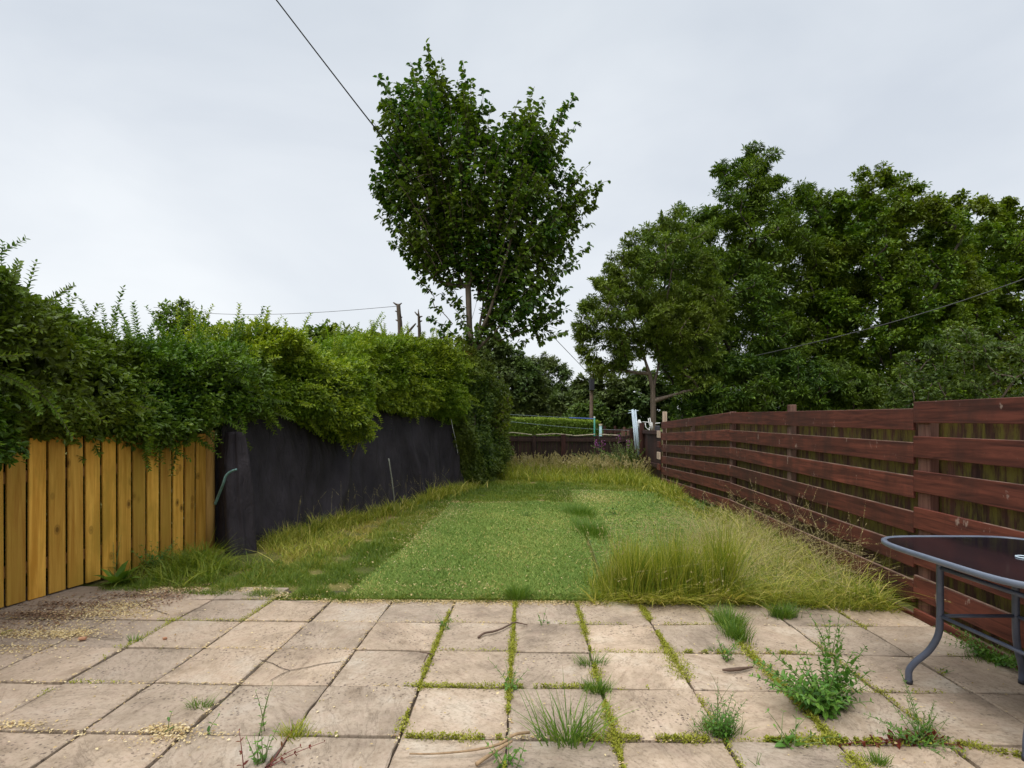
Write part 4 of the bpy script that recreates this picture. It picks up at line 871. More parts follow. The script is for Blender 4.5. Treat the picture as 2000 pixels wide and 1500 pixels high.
def mtrunk(px,D,ytop,lean=0,splits=((-25,.3),(30,-.3)),base=None):
    b=np.array([(px-1000)/F*D,D,-.05]); t=W(px+lean,ytop,D); f=b+(t-b)*.32; f[0]+=.1
    L=[[b,f,t]]
    for dx,dy in splits: L.append([f,W(px+dx*1.5,HZ-(HZ-ytop)*.55,D)+[0,dy*2,0],W(px+dx*3,HZ-(HZ-ytop)*.85,D)+[0,dy*4,0]])
    return L
tree('ash_tree','loose feathery ash tree at left edge of the right hand trees',[(1128,610),(1150,550),(1195,505),(1225,460),(1270,430),(1320,410),(1380,450),(1420,620),(1400,740),(1350,770),(1310,700),(1250,690),(1190,730),(1145,735),(1130,690)],19.5,
  [[W(1277,1000,19.5)*[1,1,0],W(1275,760,19.5),W(1268,730,19.5),W(1240,640,19.3),W(1210,560,19)],[W(1275,760,19.5),W(1290,700,19.8),W(1300,600,20),W(1320,480,20)]],72,M['ash_a'],M['bark'],680,140,.14,SLIM4,2.6,cluster=.5,tl=.95,tw=.0042,gap=.1)
tree('ash_tree','broad ash tree with the tallest pale peak among the right hand trees',[(1235,480),(1285,430),(1320,405),(1370,400),(1398,370),(1405,320),(1450,300),(1480,283),(1518,300),(1530,345),(1575,355),(1622,385),(1650,470),(1670,640),(1660,830),(1360,830),(1310,740),(1260,600)],22,
  mtrunk(1318,22,560,60)+[[W(1480,1000,22)*[1,1,0],W(1470,760,22),W(1470,560,22),W(1475,400,22)],[W(1470,700,22),W(1560,560,22),W(1590,450,22)],[W(1470,760,22),W(1400,640,21.5),W(1370,500,21.5)]],73,M['ash_b'],M['bark_dark'],1250,150,.17,SLIM4,3.0,cluster=.58,tl=1.1,tw=.006)
tree('sycamore_tree','rounded dark green tree second from the right of the group',[(1590,500),(1625,400),(1660,355),(1700,322),(1740,338),(1785,352),(1830,390),(1880,430),(1930,600),(1930,830),(1600,830)],21,
  mtrunk(1740,21,420,-10,((-30,.3),(30,-.3),(45,.4))),74,M['ash_c'],M['bark_dark'],1050,140,.14,LEAF4,3.0,cluster=.56,tl=1.1,tw=.006)
tree('sycamore_tree','bright topped wide tree cut off by the right edge of view',[(1810,430),(1850,378),(1900,385),(1935,395),(1990,388),(2080,400),(2200,440),(2300,600),(2280,830),(1850,830)],22.5,
  mtrunk(2010,22.5,440,0,((-40,.3),(40,-.3),(20,.5))),75,M['ash_c'],M['bark_dark'],1200,140,.15,LEAF4,3.0,cluster=.56,tl=1.1,tw=.006,rmean=.58)
tree('elder_tree','small pale sunlit looking tree with sky gaps above near right fence',[(1725,740),(1770,690),(1820,655),(1880,632),(1950,640),(2030,650),(2120,700),(2120,820),(1740,820)],15,
  mtrunk(1900,15,670,0,((-25,.3),(30,-.3))),76,M['ash_d'],M['bark'],260,70,.12,LEAF4,1.4,cluster=.35,tl=.7,tw=.006,gap=.35,rmean=.3)
tree('understorey_bush','low dark bush in the shade beneath the tall right hand trees',[(1320,740),(1400,690),(1500,700),(1600,690),(1700,720),(1760,760),(1760,830),(1330,830)],20,
  mtrunk(1540,20,730,0),77,M['ash_b'],M['bark_dark'],520,130,.16,SLIM4,1.8,cluster=.45,tl=.8,tw=.006,cat='bush',rmean=.2)
tree('sycamore_tree','dark mass of foliage filling in behind the right hand trees',[(1290,500),(1350,440),(1420,400),(1500,370),(1600,400),(1700,370),(1790,395),(1860,420),(1980,410),(2100,420),(2250,450),(2330,600),(2330,830),(1300,830),(1290,700)],28,
  mtrunk(1650,28,520,0,((-45,.3),(45,-.3),(80,.5),(-80,.5))),79,M['ash_b'],M['bark_dark'],900,110,.26,LEAF4,2.5,cluster=.9,tl=1.6,tw=.008,rmean=.35)
# beyond the garden
tree('dark_tree','dark bushy tree behind the middle tree, right of its trunk',[(925,700),(945,655),(975,655),(1000,680),(1020,700),(1060,720),(1070,820),(925,830)],34,mtrunk(985,34,690),81,M['far'],M['bark_dark'],330,100,.26,LEAF4,3,cluster=.75,tl=1.3,tw=.012)
tree('willow_tree','feathery grey green tree under the gap of sky',[(1000,735),(1030,695),(1060,690),(1085,705),(1110,720),(1125,745),(1140,770),(1140,825),(1000,825)],38,mtrunk(1060,38,715),82,M['far'],M['bark_dark'],300,90,.26,SLIM4,3,cluster=.8,tl=1.5,tw=.012,rmean=.6)
tree('mixed_tree','rounded olive green tree behind the utility pole',[(1085,775),(1110,745),(1150,735),(1200,740),(1250,720),(1300,740),(1330,830),(1085,830)],33,mtrunk(1200,33,760),83,M['far'],M['bark_dark'],420,100,.26,LEAF4,3,cluster=.75,tl=1.3,tw=.012)
tree('garden_bush','bright green rounded bush below the utility pole',[(1105,812),(1125,790),(1150,782),(1175,790),(1190,826),(1105,826)],27,mtrunk(1145,27,800),84,M['farlight'],M['bark_dark'],110,70,.16,LEAF4,1.2,cluster=.45,tl=.7,cat='bush',tw=.006)
tree('dense_bush','dense green tree top showing above the middle of the hedge',[(548,690),(570,655),(600,640),(640,628),(680,638),(720,645),(760,665),(790,700),(790,760),(548,760)],17,mtrunk(660,17,660),85,M['ash_c'],M['bark_dark'],300,85,.13,LEAF4,1.7,cluster=.4,tl=.7,tw=.006)
tree('small_tree','dark leafy tree top just peeping over the near left hedge',[(318,640),(325,600),(340,588),(365,592),(395,603),(412,618),(420,660),(318,660)],14,mtrunk(370,14,600),86,M['ash_b'],M['bark_dark'],75,50,.10,LEAF4,.8,cluster=.25,tl=.5,tw=.005)
tree('yellow_shrub','yellow green shrub sprays at right edge of the ivy hedge',[(965,800),(985,765),(998,775),(996,800),(990,850),(975,860),(965,830)],13.6,mtrunk(970,13.6,800,0,()),87,M['yellow'],M['twigbark'],30,26,.09,LEAF4,.3,cluster=.14,tl=.4,tw=.004,cat='shrub')
tree('red_shrub','small red brown and yellow shrub beside the tall tree trunk',[(850,690),(880,672),(905,668),(918,690),(915,725),(870,730)],12.0,mtrunk(885,12.0,690,0,()),88,M['redleaf'],M['twigbark'],36,26,.09,LEAF4,.4,cluster=.16,tl=.4,tw=.004,cat='shrub')
tree('lime_shrub','lime green shrub tips left of the tall tree trunk',[(880,670),(900,655),(918,655),(920,690),(890,695)],12.3,mtrunk(903,12.3,670,0,()),89,M['yellow'],M['twigbark'],24,24,.09,LEAF4,.4,cluster=.16,tl=.4,tw=.004,cat='shrub')
# far wood closing the horizon
rg=np.random.default_rng(90); n=60000; X=rg.uniform(-60,75,n); Yy=rg.uniform(52,62,n)
topz=3.0+1.5*fnoise(np.stack([X,X*0],1),.12,1)+.7*fnoise(np.stack([X,X*0],1),.5,2)+.3*fnoise(np.stack([X,Yy],1),1.6,3)
Zz=topz*rg.uniform(0,1,n)**.6; P=np.stack([X,Yy,Zz],1)
V,Qq,rr=leaves(P,rg.normal(0,1,(n,3)),np.array([[0,-.6,1.]])+rg.normal(0,.4,(n,3)),rg.uniform(.35,.7,n),LEAF4,np.clip(rg.normal(.45,.2,n),0,1),rg)
tag(build('far_wood',V,Qq,M['far'],rnd=rr),'far belt of green woodland closing the view','woodland',kind='stuff')

# pollarded stumps behind the hedge
def stump(name,label,pts,rad,D,knobs,seed):
    rg=np.random.default_rng(seed); P=np.array([W(x,y,D) for x,y in pts]); root=empty(name,(P[0][0],D,0),label,'dead tree'); rad=[q*.6 for q in rad]
    P[0][2]=-.05; m=MB(); m.tube(P,rad,9)
    for t,dx,dz in knobs:
        i=min(int(t*(len(P)-1)),len(P)-2); a=P[i]+(P[i+1]-P[i])*(t*(len(P)-1)-i); m.tube([a,a+[dx*.5,rg.uniform(-.03,.03),dz*.4],a+[dx,0,dz]],[.030,.022,.012],6)
    m.make('trunk',M['bark'],root,True); return root
stump('pollarded_trunk','bare pollarded trunk with knobbly top left of the pair',[(784,900),(783,720),(782,660),(781,630),(779,612),(778,597),(776,595)],[.16,.13,.105,.10,.09,.085,.05],14,[(.52,-.10,.04),(.58,.07,.03),(.70,-.09,.02),(.88,-.12,.07),(.93,.10,.05),(.97,-.1,.06)],91)
stump('pollarded_trunk','thinner broken bare trunk right of the knobbly one',[(822,900),(821,720),(820,670),(819,640),(818,620),(817,604)],[.12,.09,.08,.07,.055,.012],14.3,[(.72,.08,.02),(.80,.09,.03),(.84,-.10,.10),(.6,-.06,.05)],92)
stump('leaning_limb','broken leaning bare limb between the stumps and the tall tree',[(825,900),(828,705),(838,688),(850,670),(862,660),(876,658)],[.09,.075,.065,.055,.045,.012],13.8,[(.75,.12,.10),(.85,.03,.14),(.9,.16,.04),(.8,-.07,.08),(.88,.10,-.09)],93)
polytube('side_limb',[W(783,668,14),W(795,652,13.9),W(805,640,13.9),W(812,632,13.8)],[.04,.035,.028,.015],M['bark'],'short bare side limb angled up from the knobbly trunk','dead limb',7)

# clipped hedge beyond
rg=np.random.default_rng(95); n=34000; a=W(975,818,23.5);b=W(1172,825,23.5); t=rg.uniform(0,1,n); top_=a[2]+(b[2]-a[2])*t-.05*np.sin(t*9)*.4
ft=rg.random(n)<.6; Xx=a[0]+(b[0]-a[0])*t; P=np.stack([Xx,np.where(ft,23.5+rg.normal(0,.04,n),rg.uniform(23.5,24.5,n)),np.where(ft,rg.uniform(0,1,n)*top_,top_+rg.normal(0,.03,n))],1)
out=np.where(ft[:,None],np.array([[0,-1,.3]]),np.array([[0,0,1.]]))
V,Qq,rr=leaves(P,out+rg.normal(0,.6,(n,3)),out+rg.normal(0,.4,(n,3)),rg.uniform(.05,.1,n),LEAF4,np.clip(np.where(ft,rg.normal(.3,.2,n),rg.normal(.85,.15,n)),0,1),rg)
ch=empty('clipped_hedge',(a[0],23.5,0),'neat flat topped clipped hedge beyond the back fence','hedge')
build('foliage',V,Qq,M['cliphedge'],ch,rnd=rr)
MB().box(((a[0]+b[0])/2,24.0,.66),(abs(b[0]-a[0])-.1,.85,1.30),0).make('stem_core',M['litter'],ch)

# neighbour's things past the corner
polytube('utility_pole',[W(1155,900,25)*[1,1,0],W(1155,800,25),W(1155.5,730,25)],[.085,.08,.075],M['poleM'],'slim wooden utility pole rising beyond the clipped hedge','pole')
MB_=MB().box(W(1156,750,24.9),(.22,.18,.6),0,bev=.03); tag(MB_.make('pole_box',M['shed'],loc=W(1156,750,24.9)),'dark narrow box fixed near the top of the pole','box')
gp=empty('clothes_pole',tuple(W(1161,900,19)*[1,1,0]),'green clothes pole with a white cap beyond the back fence','clothes pole')
MB().tube([W(1161,900,19)*[1,1,0],W(1161,850,19),W(1161,816,19)],.028,8).make('pole',M['greenpole'],gp,True)
MB().tube([W(1161,816,19),W(1161,813.5,19)],.03,8).make('cap',M['white'],gp)
MB().tube([W(1161,818,19),W(1140,817,19.2),W(1112,816,19.5)],.022,6).make('arm',M['blue'],gp)
tp=empty('short_post',tuple(W(1173,900,18)*[1,1,0]),'pale teal round post right of the green pole','post')
MB().tube([W(1173,900,18)*[1,1,0],W(1173,831,18)],.045,8).make('post',M['teal'],tp,True); MB().tube([W(1173,831,18),W(1173,828,18)],.055,8).make('cap',M['capping'],tp)
for k,(pts,lab) in enumerate((([(985,822),(1060,830),(1161,838),(1290,842)],'thin pale washing line sagging across in front of the clipped hedge'),([(985,809),(1040,812),(1112,816)],'thin grey washing line running to the blue arm'))):
    polytube('washing_line',[W(x,y,19) for x,y in pts],.005,M['wirepale'],lab,'washing line',4)
nf=empty('picket_fence',(3.6,20,0),'red brown picket posts and rail beyond the corner','fence')
for px,y in ((1181,832),(1201,832),(1215,840),(1219,834),(1226,840)):
    MB().box(W(px,y,20)*[1,1,.5],(.075,.075,W(px,y,20)[2]),0,.7,.004).make('picket',M['brown_fence'] if px<1210 else M['red_post'],nf)
MB().beam(W(1181,843,20.05),W(1240,840,20.05),.03,.14,.6).make('rail',M['brown_fence'],nf)
# bundle of folded tube frames leaning on the fence
bd=empty('folded_airer',tuple(W(1240,900,14.6)*[1,1,0]),'pale blue metal tubes of a folded airer leaning upright behind the fence','airer')
for (x0,y0,x1,y1) in ((1238,842,1234,800),(1241,842,1236,799),(1245,842,1241,800),(1243,842,1239,803)):
    a=W(x0,y0,14.6);b=W(x1,y1,14.6); a2=a+(a-b)*1.6; a2[2]=max(a2[2],.0); MB().tube([a2,b],.017 if x0!=1243 else .010,7).make('tube',M['galv'],bd,True)
MB().tube([W(1228,802,14.6),W(1247,802,14.6)],.009,6).make('crossbar',M['galv'],bd); MB().tube([W(1227,807,14.6),W(1236,805,14.6)],.009,6).make('crossbar',M['galv'],bd)
fr=empty('garden_chair',tuple(W(1268,900,14.2)*[1,1,0]),'white tubular chair frames tipped over behind the fence','chair')
for pts in ([(1260,826),(1261,834),(1266,839),(1270,834),(1271,826)],[(1266,817),(1268,828),(1271,838)],[(1269,816),(1272,830),(1273,840)],[(1255,824),(1270,825)],[(1273,825),(1275,838)]):
    MB().tube([W(x,y,14.2) for x,y in pts],.011,6).make('frame',M['white'],fr,True)
MB().tube([W(1268,838,14.2),W(1268,900,14.2)*[1,1,0]],.011,6).make('leg',M['white'],fr,True)
wb=empty('white_tarp',tuple(W(1248,900,14.8)*[1,1,0]),'crumpled white cloth bundle beside the folded airer','cloth')
rg=np.random.default_rng(97); 
u_,v_=np.meshgrid(np.linspace(0,2*math.pi,16,endpoint=False),np.linspace(.05,math.pi-.05,10)); u_=u_.ravel();v_=v_.ravel(); c=W(1248.5,829,14.8)
rad=1+.25*fnoise(np.stack([u_,v_],1),2.2,1); P=np.stack([c[0]+.055*rad*np.cos(u_)*np.sin(v_),c[1]+.05*rad*np.sin(u_)*np.sin(v_),c[2]+.11*rad*np.cos(v_)],1)
build('cloth',P,np.array([[j*16+i,j*16+(i+1)%16,(j+1)*16+(i+1)%16,(j+1)*16+i] for j in range(9) for i in range(16)]),M['white'],wb,True)
gb=empty('blue_planter',tuple(W(1284,900,13.5)*[1,1,0]),'dark blue box with white rim behind the fence end','box')
MB().box(W(1284,838,13.5),(.10,.1,.16),bev=.01).make('body',M['shed'],gb); MB().beam(W(1280,827,13.5),W(1289,826,13.5),.03,.02).make('rim',M['white'],gb)
for k,px in enumerate((1296,1301.5)):
    c=W(px,804,12.3); tag(MB().box((c[0],c[1]+.05*k,c[2]/2),(.045,.045,c[2]),bev=.004).make('stake',M['pale_end'],loc=(c[0],c[1],0)),('left' if k==0 else 'right')+' one of two pale square stakes above fence end','stake',group='pale stakes at the fence end')
# round reddish ornament on the brown fence
rb=MB().tube([W(1245,883,14.2)+[-.06*math.cos(t),0,.07*math.sin(t)] for t in np.linspace(0,math.pi,9)],.012,6); tag(rb.make('hoop',M['red_post'],loc=W(1245,883,14.2)),'small rusty hoop against the brown upright boards','hoop')

# overhead cables
PO=W(1155,735,25)
def cable(name,A,B,sag,rad,mat,label,n=24):
    t=np.linspace(0,1,n); P=A+(B-A)*t[:,None]; P[:,2]-=sag*4*t*(1-t); o=MB().tube(P,rad,5).make(name,mat,loc=A); tag(o,label,'cable')
A=W(540,0,7.2); B=PO; dirn=(A-W(725,240,9.6)); P=[A+dirn*.7,A,W(632,120,8.2),W(725,240,9.6),W(800,334,11.3),W(880,430,13.6),W(960,522,17),W(1050,625,21.5),PO]
polytube('overhead_cable',P,[.008,.009,.010,.012,.012,.012,.012,.012,.012],M['wire'],'black overhead cable slanting from the upper left into the tall tree','cable',5)
polytube('overhead_cable',[W(2250,455,11),W(2000,545,12.5),W(1850,597,14),W(1700,641,16),W(1550,678,18.5),W(1400,710,21.5),W(1290,727,23.5),PO],[.011,.012,.012,.013,.012],M['wiregrey'],'long thin cable crossing in front of the right hand trees','cable',5)
polytube('overhead_cable',[W(300,600,16),W(410,612,16),W(520,614,16),W(640,609,15.3),W(776,598,14.0)],.0065,M['wiregrey'],'faint thin cable running left from the knobbly trunk','cable',5)

# ------------------------------------------------------------------ weeds
def plant(name,label,base,stems,leaf,mat,smat,seed,tpl=LEAF6,cat='weed',lw=.004,gap=.05,rm=.5,group=None,whorl=2):
    """stems: list of (tip offset, first leaf fraction)"""
    rg=np.random.default_rng(seed); base=np.array(base,float); root=empty(name,base,label,cat,group); VV=[];QQ=[];RR=[];o=0; st=MB()
    for off,f0 in stems:
        off=np.array(off,float); L=np.linalg.norm(off); b0=base+np.array([rg.normal(0,.012),rg.normal(0,.012),-.01]); mid=b0+off*.5+np.array([off[0]*-.12,off[1]*-.12,L*.09])
        t=np.linspace(0,1,9)[:,None]; pts=(1-t)**2*b0+2*t*(1-t)*mid+t*t*(base+off); st.tube(pts,np.linspace(lw*.75,lw*.3,9),5)
        m=max(2,int(L*(1-f0)/gap)); tt=np.repeat(np.linspace(f0,1,m),whorl)
        p=(1-tt)[:,None]**2*b0+(2*tt*(1-tt))[:,None]*mid+(tt**2)[:,None]*(base+off); d0=nz(off); u=nz(np.cross(d0,[.2,.1,1.0]) if abs(d0[2])<.9 else np.cross(d0,[1.,0,0])); v=np.cross(d0,u)
        ph=np.repeat(np.arange(m)*1.4,whorl)+np.tile(np.arange(whorl)*6.283/whorl,m)+rg.uniform(0,6)+rg.normal(0,.25,m*whorl)
        dd=np.cos(ph)[:,None]*u+np.sin(ph)[:,None]*v+d0*rg.uniform(.3,.9,(m*whorl,1)); sz=leaf*np.clip(1.15-.75*tt,.3,1)*rg.uniform(.7,1.15,m*whorl)
        V,Qq,rr=leaves(p,dd,np.array([[0,0,1.]])+d0*.6+rg.normal(0,.2,(m*whorl,3)),sz,tpl,np.clip(rg.normal(rm,.22,m*whorl),0,1),rg); VV.append(V);QQ.append(Qq+o);RR.append(rr);o+=len(V)
    st.make('stem',smat,root,True); build('foliage',np.concatenate(VV),np.concatenate(QQ),mat,root,rnd=np.concatenate(RR)); return root
def wst(px,py,D,base): return (W(px,py,D)-np.array(base))
rg=np.random.default_rng(101)
b=G(1615,1392); b[2]=0
S=[(wst(x,y,dd,b),f) for x,y,dd,f in ((1622,1205,2.75,.25),(1600,1290,2.75,.15),(1690,1265,2.8,.3),(1680,1300,2.7,.2),(1700,1370,2.5,.2),(1575,1275,2.7,.25),(1545,1325,2.6,.2),(1535,1320,2.45,.2),(1460,1290,2.75,.35),(1500,1330,2.6,.3),(1510,1345,2.45,.3),(1640,1290,2.6,.1),(1660,1340,2.5,.1),(1630,1320,2.45,.1),(1590,1320,2.45,.1),(1610,1340,2.4,.05),(1570,1360,2.4,.1),(1665,1310,2.75,.2),(1645,1250,2.8,.3),(1590,1350,2.55,.1),(1655,1365,2.42,.1),(1615,1290,2.5,.1),(1600,1325,2.7,.1),(1625,1345,2.7,.1))]
plant('willowherb','largest leafy green willowherb growing from a slab joint in front of table',b,S+[(wst(x,y,dd,b),.2) for x,y,dd in ((1480,1290,2.6),(1500,1270,2.8),(1530,1290,2.7),(1555,1265,2.8),(1470,1320,2.55),(1560,1300,2.55),(1500,1310,2.65),(1540,1345,2.45),(1690,1340,2.6),(1700,1310,2.65),(1665,1275,2.7),(1640,1225,2.8),(1610,1250,2.75))],.052,M['weed'],M['stem_g'],102,gap=.027,lw=.006,tpl=LEAF6,whorl=3)
# seeding shoots behind it
plant('willowherb','thin seeding willowherb stems just behind the largest plant',G(1612,1280),[(wst(x,y,3.1,G(1612,1280)),.3) for x,y in ((1570,1185),(1590,1215),(1605,1205),(1640,1200),(1655,1215),(1580,1250),(1600,1240))],.035,M['weed'],M['stem_g'],103,gap=.03,tpl=SLIM4,lw=.003)
b=G(1800,1450)
plant('red_weed','spindly weed with red leaves and stem sprawling beside the table leg',b,[(wst(x,y,dd,b),.15) for x,y,dd in ((1758,1310,2.45),(1770,1360,2.4),(1745,1380,2.35),(1790,1410,2.4),(1830,1395,2.4),(1850,1405,2.35),(1825,1370,2.45),(1735,1420,2.25),(1715,1430,2.3),(1860,1440,2.3),(1845,1480,2.2),(1880,1465,2.2),(1690,1395,2.35),(1775,1400,2.4),(1805,1390,2.45))]*2,.034,M['weed'],M['stem_g'],104,gap=.02,tpl=SLIM4,lw=.003)
b=G(1830,1447)
plant('red_weed','low dark red leaved shoots lying right of the spindly weed',b,[(wst(x,y,dd,b)*np.array([1,1,.5]),.2) for x,y,dd in ((1720,1452,2.3),(1760,1430,2.35),(1805,1425,2.35),(1850,1430,2.3),(1870,1445,2.25),(1690,1458,2.28),(1640,1455,2.29))],.06,M['weedred'],M['stem_r'],105,gap=.035,lw=.004)
b=G(1540,1460)
plant('willowherb','sparse trailing willowherb on the slabs left of the red weed',b,[(wst(x,y,dd,b),.2) for x,y,dd in ((1500,1390,2.3),(1515,1420,2.25),(1575,1400,2.35),(1590,1435,2.3),(1560,1445,2.2),(1610,1450,2.25),(1530,1390,2.4),(1555,1385,2.45),(1640,1440,2.3))],.05,M['weed'],M['stem_g'],106,gap=.045,lw=.0035)
b=G(1412,1438)
plant('bushy_weed','dense low bushy weed at the joint below the stick',b,[(wst(x,y,dd,b),.1) for x,y,dd in [(1412+a,1438-h,2.33+.05*k) for a,h,k in ((-45,50,0),(-30,70,1),(-15,60,0),(0,75,1),(12,50,-1),(25,65,1),(40,45,0),(45,70,1),(-38,30,-1),(-20,40,-1),(5,40,-1),(30,35,-1),(20,85,1),(-8,95,2),(-55,20,0),(-5,30,-1),(15,30,-1))]],.038,M['weed'],M['stem_g'],107,gap=.014,tpl=SLIM4,lw=.003,rm=.35)
plant('seedling','thin branching seedling beside the dense bushy weed',G(1400,1400),[(wst(x,y,2.5,G(1400,1400)),.5) for x,y in ((1388,1315),(1402,1325),(1395,1340),(1430,1335),(1440,1350))],.02,M['weedred'],M['stem_g'],108,gap=.03,tpl=SLIM4,lw=.002)
for i,(px,py,h,sp_,lab,m_,s_) in enumerate(((335,1428,.12,.02,'small upright green weed left of the fuzzy leaved one','weed','stem_g'),(412,1432,.09,.02,'little round leaved green weed in the lower left joint','weed','stem_g'),(512,1430,.22,.03,'tall narrow seeding weed near bottom left','weed','stem_g'),(478,1500,.20,.03,'upright dark red weed at the bottom edge of view','weedred','stem_r'),(865,1228,.08,.05,'dark leafy tuft in the joint below the turf corner','weed','stem_g'),(995,1348,.10,.06,'small sprawling weed where central joints cross','weed','stem_g'),(1060,1218,.09,.03,'tiny weed in the joint right of the twig','weed','stem_g'),(1420,1290,.13,.05,'small leaning weed left of the largest willowherb','weed','stem_g'),(1840,1310,.03,.03,'tiny tuft in the joint beside the table leg','weed','stem_g'),(515,1490,.13,.04,'small green weed beside the dark red one','weed','stem_g'),(990,1495,.10,.05,'weed at the bottom edge under the dry stalk','weed','stem_g'),(1480,1500,.04,.03,'single broad leaf seedling at the bottom edge','weed','stem_g'))):
    b=G(px,min(py,1499)); rg=np.random.default_rng(200+i); k=3 if sp_<.035 else 7
    if i in (0,1,2,3): k=1 if i!=2 else 3
    plant('weed_seedling',lab,b,[((rg.normal(0,sp_),rg.normal(0,sp_),h*rg.uniform(.7,1.05)),.15) for _ in range(k)],.028 if h>.05 else .02,M[m_],M[s_],210+i,gap=.022 if h<.2 else .028,tpl=LEAF6 if i!=2 else SLIM4,lw=.003)
b=G(515,1499)
plant('trailing_weed','red stemmed weed trailing right along the bottom slabs',b,[((.19,.12,.03),.1),((.12,.05,.05),.2),((.05,.14,.06),.2)],.03,M['weedred'],M['stem_r'],230,gap=.035,lw=.003)
# dock at the fence foot
b=G(232,1140); rg=np.random.default_rng(240); dk=empty('dock_plant',b,'broad leaved dock growing at the foot of the pine fence','weed')
n=17; az=np.linspace(0,6.28,n)+rg.normal(0,.2,n); el_=rg.uniform(.15,1.0,n); d=np.stack([np.cos(az)*np.cos(el_),np.sin(az)*np.cos(el_),np.sin(el_)],1)
BL=(np.array([[0,0,0],[.10,.15,.02],[.17,.42,.05],[.12,.75,.02],[0,1,-.10],[-.12,.75,.02],[-.17,.42,.05],[-.10,.15,.02]]),np.array([[0,1,2,7],[7,2,3,6],[3,4,5,6]]))
V,Qq,rr=leaves(np.tile(b,(n,1))+rg.normal(0,.015,(n,3))*[1,1,0],d,np.array([[0,0,1.]])+0*d,rg.uniform(.13,.26,n),BL,rg.uniform(.2,.7,n),rg)
build('foliage',V,Qq,M['tuft'],dk,rnd=rr); 
plant('fence_weed','spindly seeding weed against the pine boards above the dock',G(225,1130),[((rg.normal(0,.05),rg.normal(0,.03),.36),.2),((.04,.0,.28),.3),((-.03,.02,.3),.3)],.03,M['weed'],M['stem_g'],241,gap=.03,tpl=SLIM4,lw=.003)
plant('fence_weed','leafy green weed tangle right of the dock at the fence',G(300,1115),[((rg.normal(0,.12),rg.normal(0,.06),rg.uniform(.12,.3)),.1) for _ in range(14)],.05,M['weed'],M['stem_g'],242,gap=.035,lw=.003)
plant('turf_weed','little green weed growing through the middle turf strip',G(1031,1012),[((rg.normal(0,.09),rg.normal(0,.04),rg.uniform(.08,.16)),.2) for _ in range(7)],.05,M['weed'],M['stem_g'],243,gap=.03,lw=.004)
plant('turf_weed','upright branching weed on the second turf strip',G(1197,1010),[((0,0,.36),.15),((.08,0,.2),.2),((-.09,0,.16),.2),((.13,0,.1),.2),((-.14,0,.08),.2),((.05,0,.12),.2)],.06,M['weed'],M['stem_g'],244,gap=.035,lw=.004)
plant('turf_weed','tiny dark weed sprout beside the upright turf weed',G(1233,1005),[((rg.normal(0,.04),0,rg.uniform(.05,.1)),.2) for _ in range(4)],.04,M['weed'],M['stem_g'],245,gap=.03,lw=.004)
plant('fence_weed','grey green ground weed at the fence foot beyond tall grass',G(1372,1000),[((rg.normal(0,.16),rg.normal(0,.2),rg.uniform(.08,.2)),.1) for _ in range(20)],.05,M['weed'],M['stem_g'],246,gap=.03,lw=.003)
plant('fence_weed','low green weed mat under the fence behind the table',(2.66,3.1,0),[((rg.normal(-.05,.05),rg.normal(0,.22),rg.uniform(.03,.1)),.1) for _ in range(36)],.032,M['weed'],M['stem_g'],247,gap=.02,lw=.002)
# fireweed at the far end
for i,(px,yt,D,lab) in enumerate(((1163,858,14.6,'pink flowered willowherb spike standing farthest left by back fence'),(1176,860,14.3,'second pink flowered willowherb spike from the left'),(1209,848,14.8,'tallest pink flowered willowherb near the corner post'),(1228,858,14.0,'pink flowered willowherb spike farthest right before brown fence'))):
    b=(*( (px-1000)/F*D,D),0.0); zt_=W(px,yt,D)[2]; rg=np.random.default_rng(250+i)
    r_=plant('fireweed',lab,b,[((rg.normal(0,.03),0,zt_),.1)]+[((rg.normal(0,.25),rg.normal(0,.1),zt_*rg.uniform(.5,.85)),.1) for _ in range(5)],.13,M['ash_d'],M['stem_g'],260+i,gap=.05,tpl=SLIM4,lw=.012,group='pink willowherb by the back fence',cat='wildflower')
    n=24; P=np.array(b)+np.stack([rg.normal(0,.03,n),rg.normal(0,.035,n),zt_-rg.uniform(0,.22,n)],1); V,Qq,rr=leaves(P,rg.normal(0,1,(n,3)),rg.normal(0,1,(n,3)),rg.uniform(.03,.055,n),LEAF4,rg.uniform(0,1,n),rg); build('flower',V,Qq,M['pink'],r_,rnd=rr)
rg=np.random.default_rng(270)
plant('corner_bush','tangled olive green bush in the far right corner',(3.0,14.3,0),[((rg.normal(-.1,.35),rg.normal(0,.3),rg.uniform(.4,.95)),.1) for _ in range(46)],.10,M['ash_d'],M['stem_g'],271,gap=.035,tpl=LEAF4,lw=.010,cat='bush')

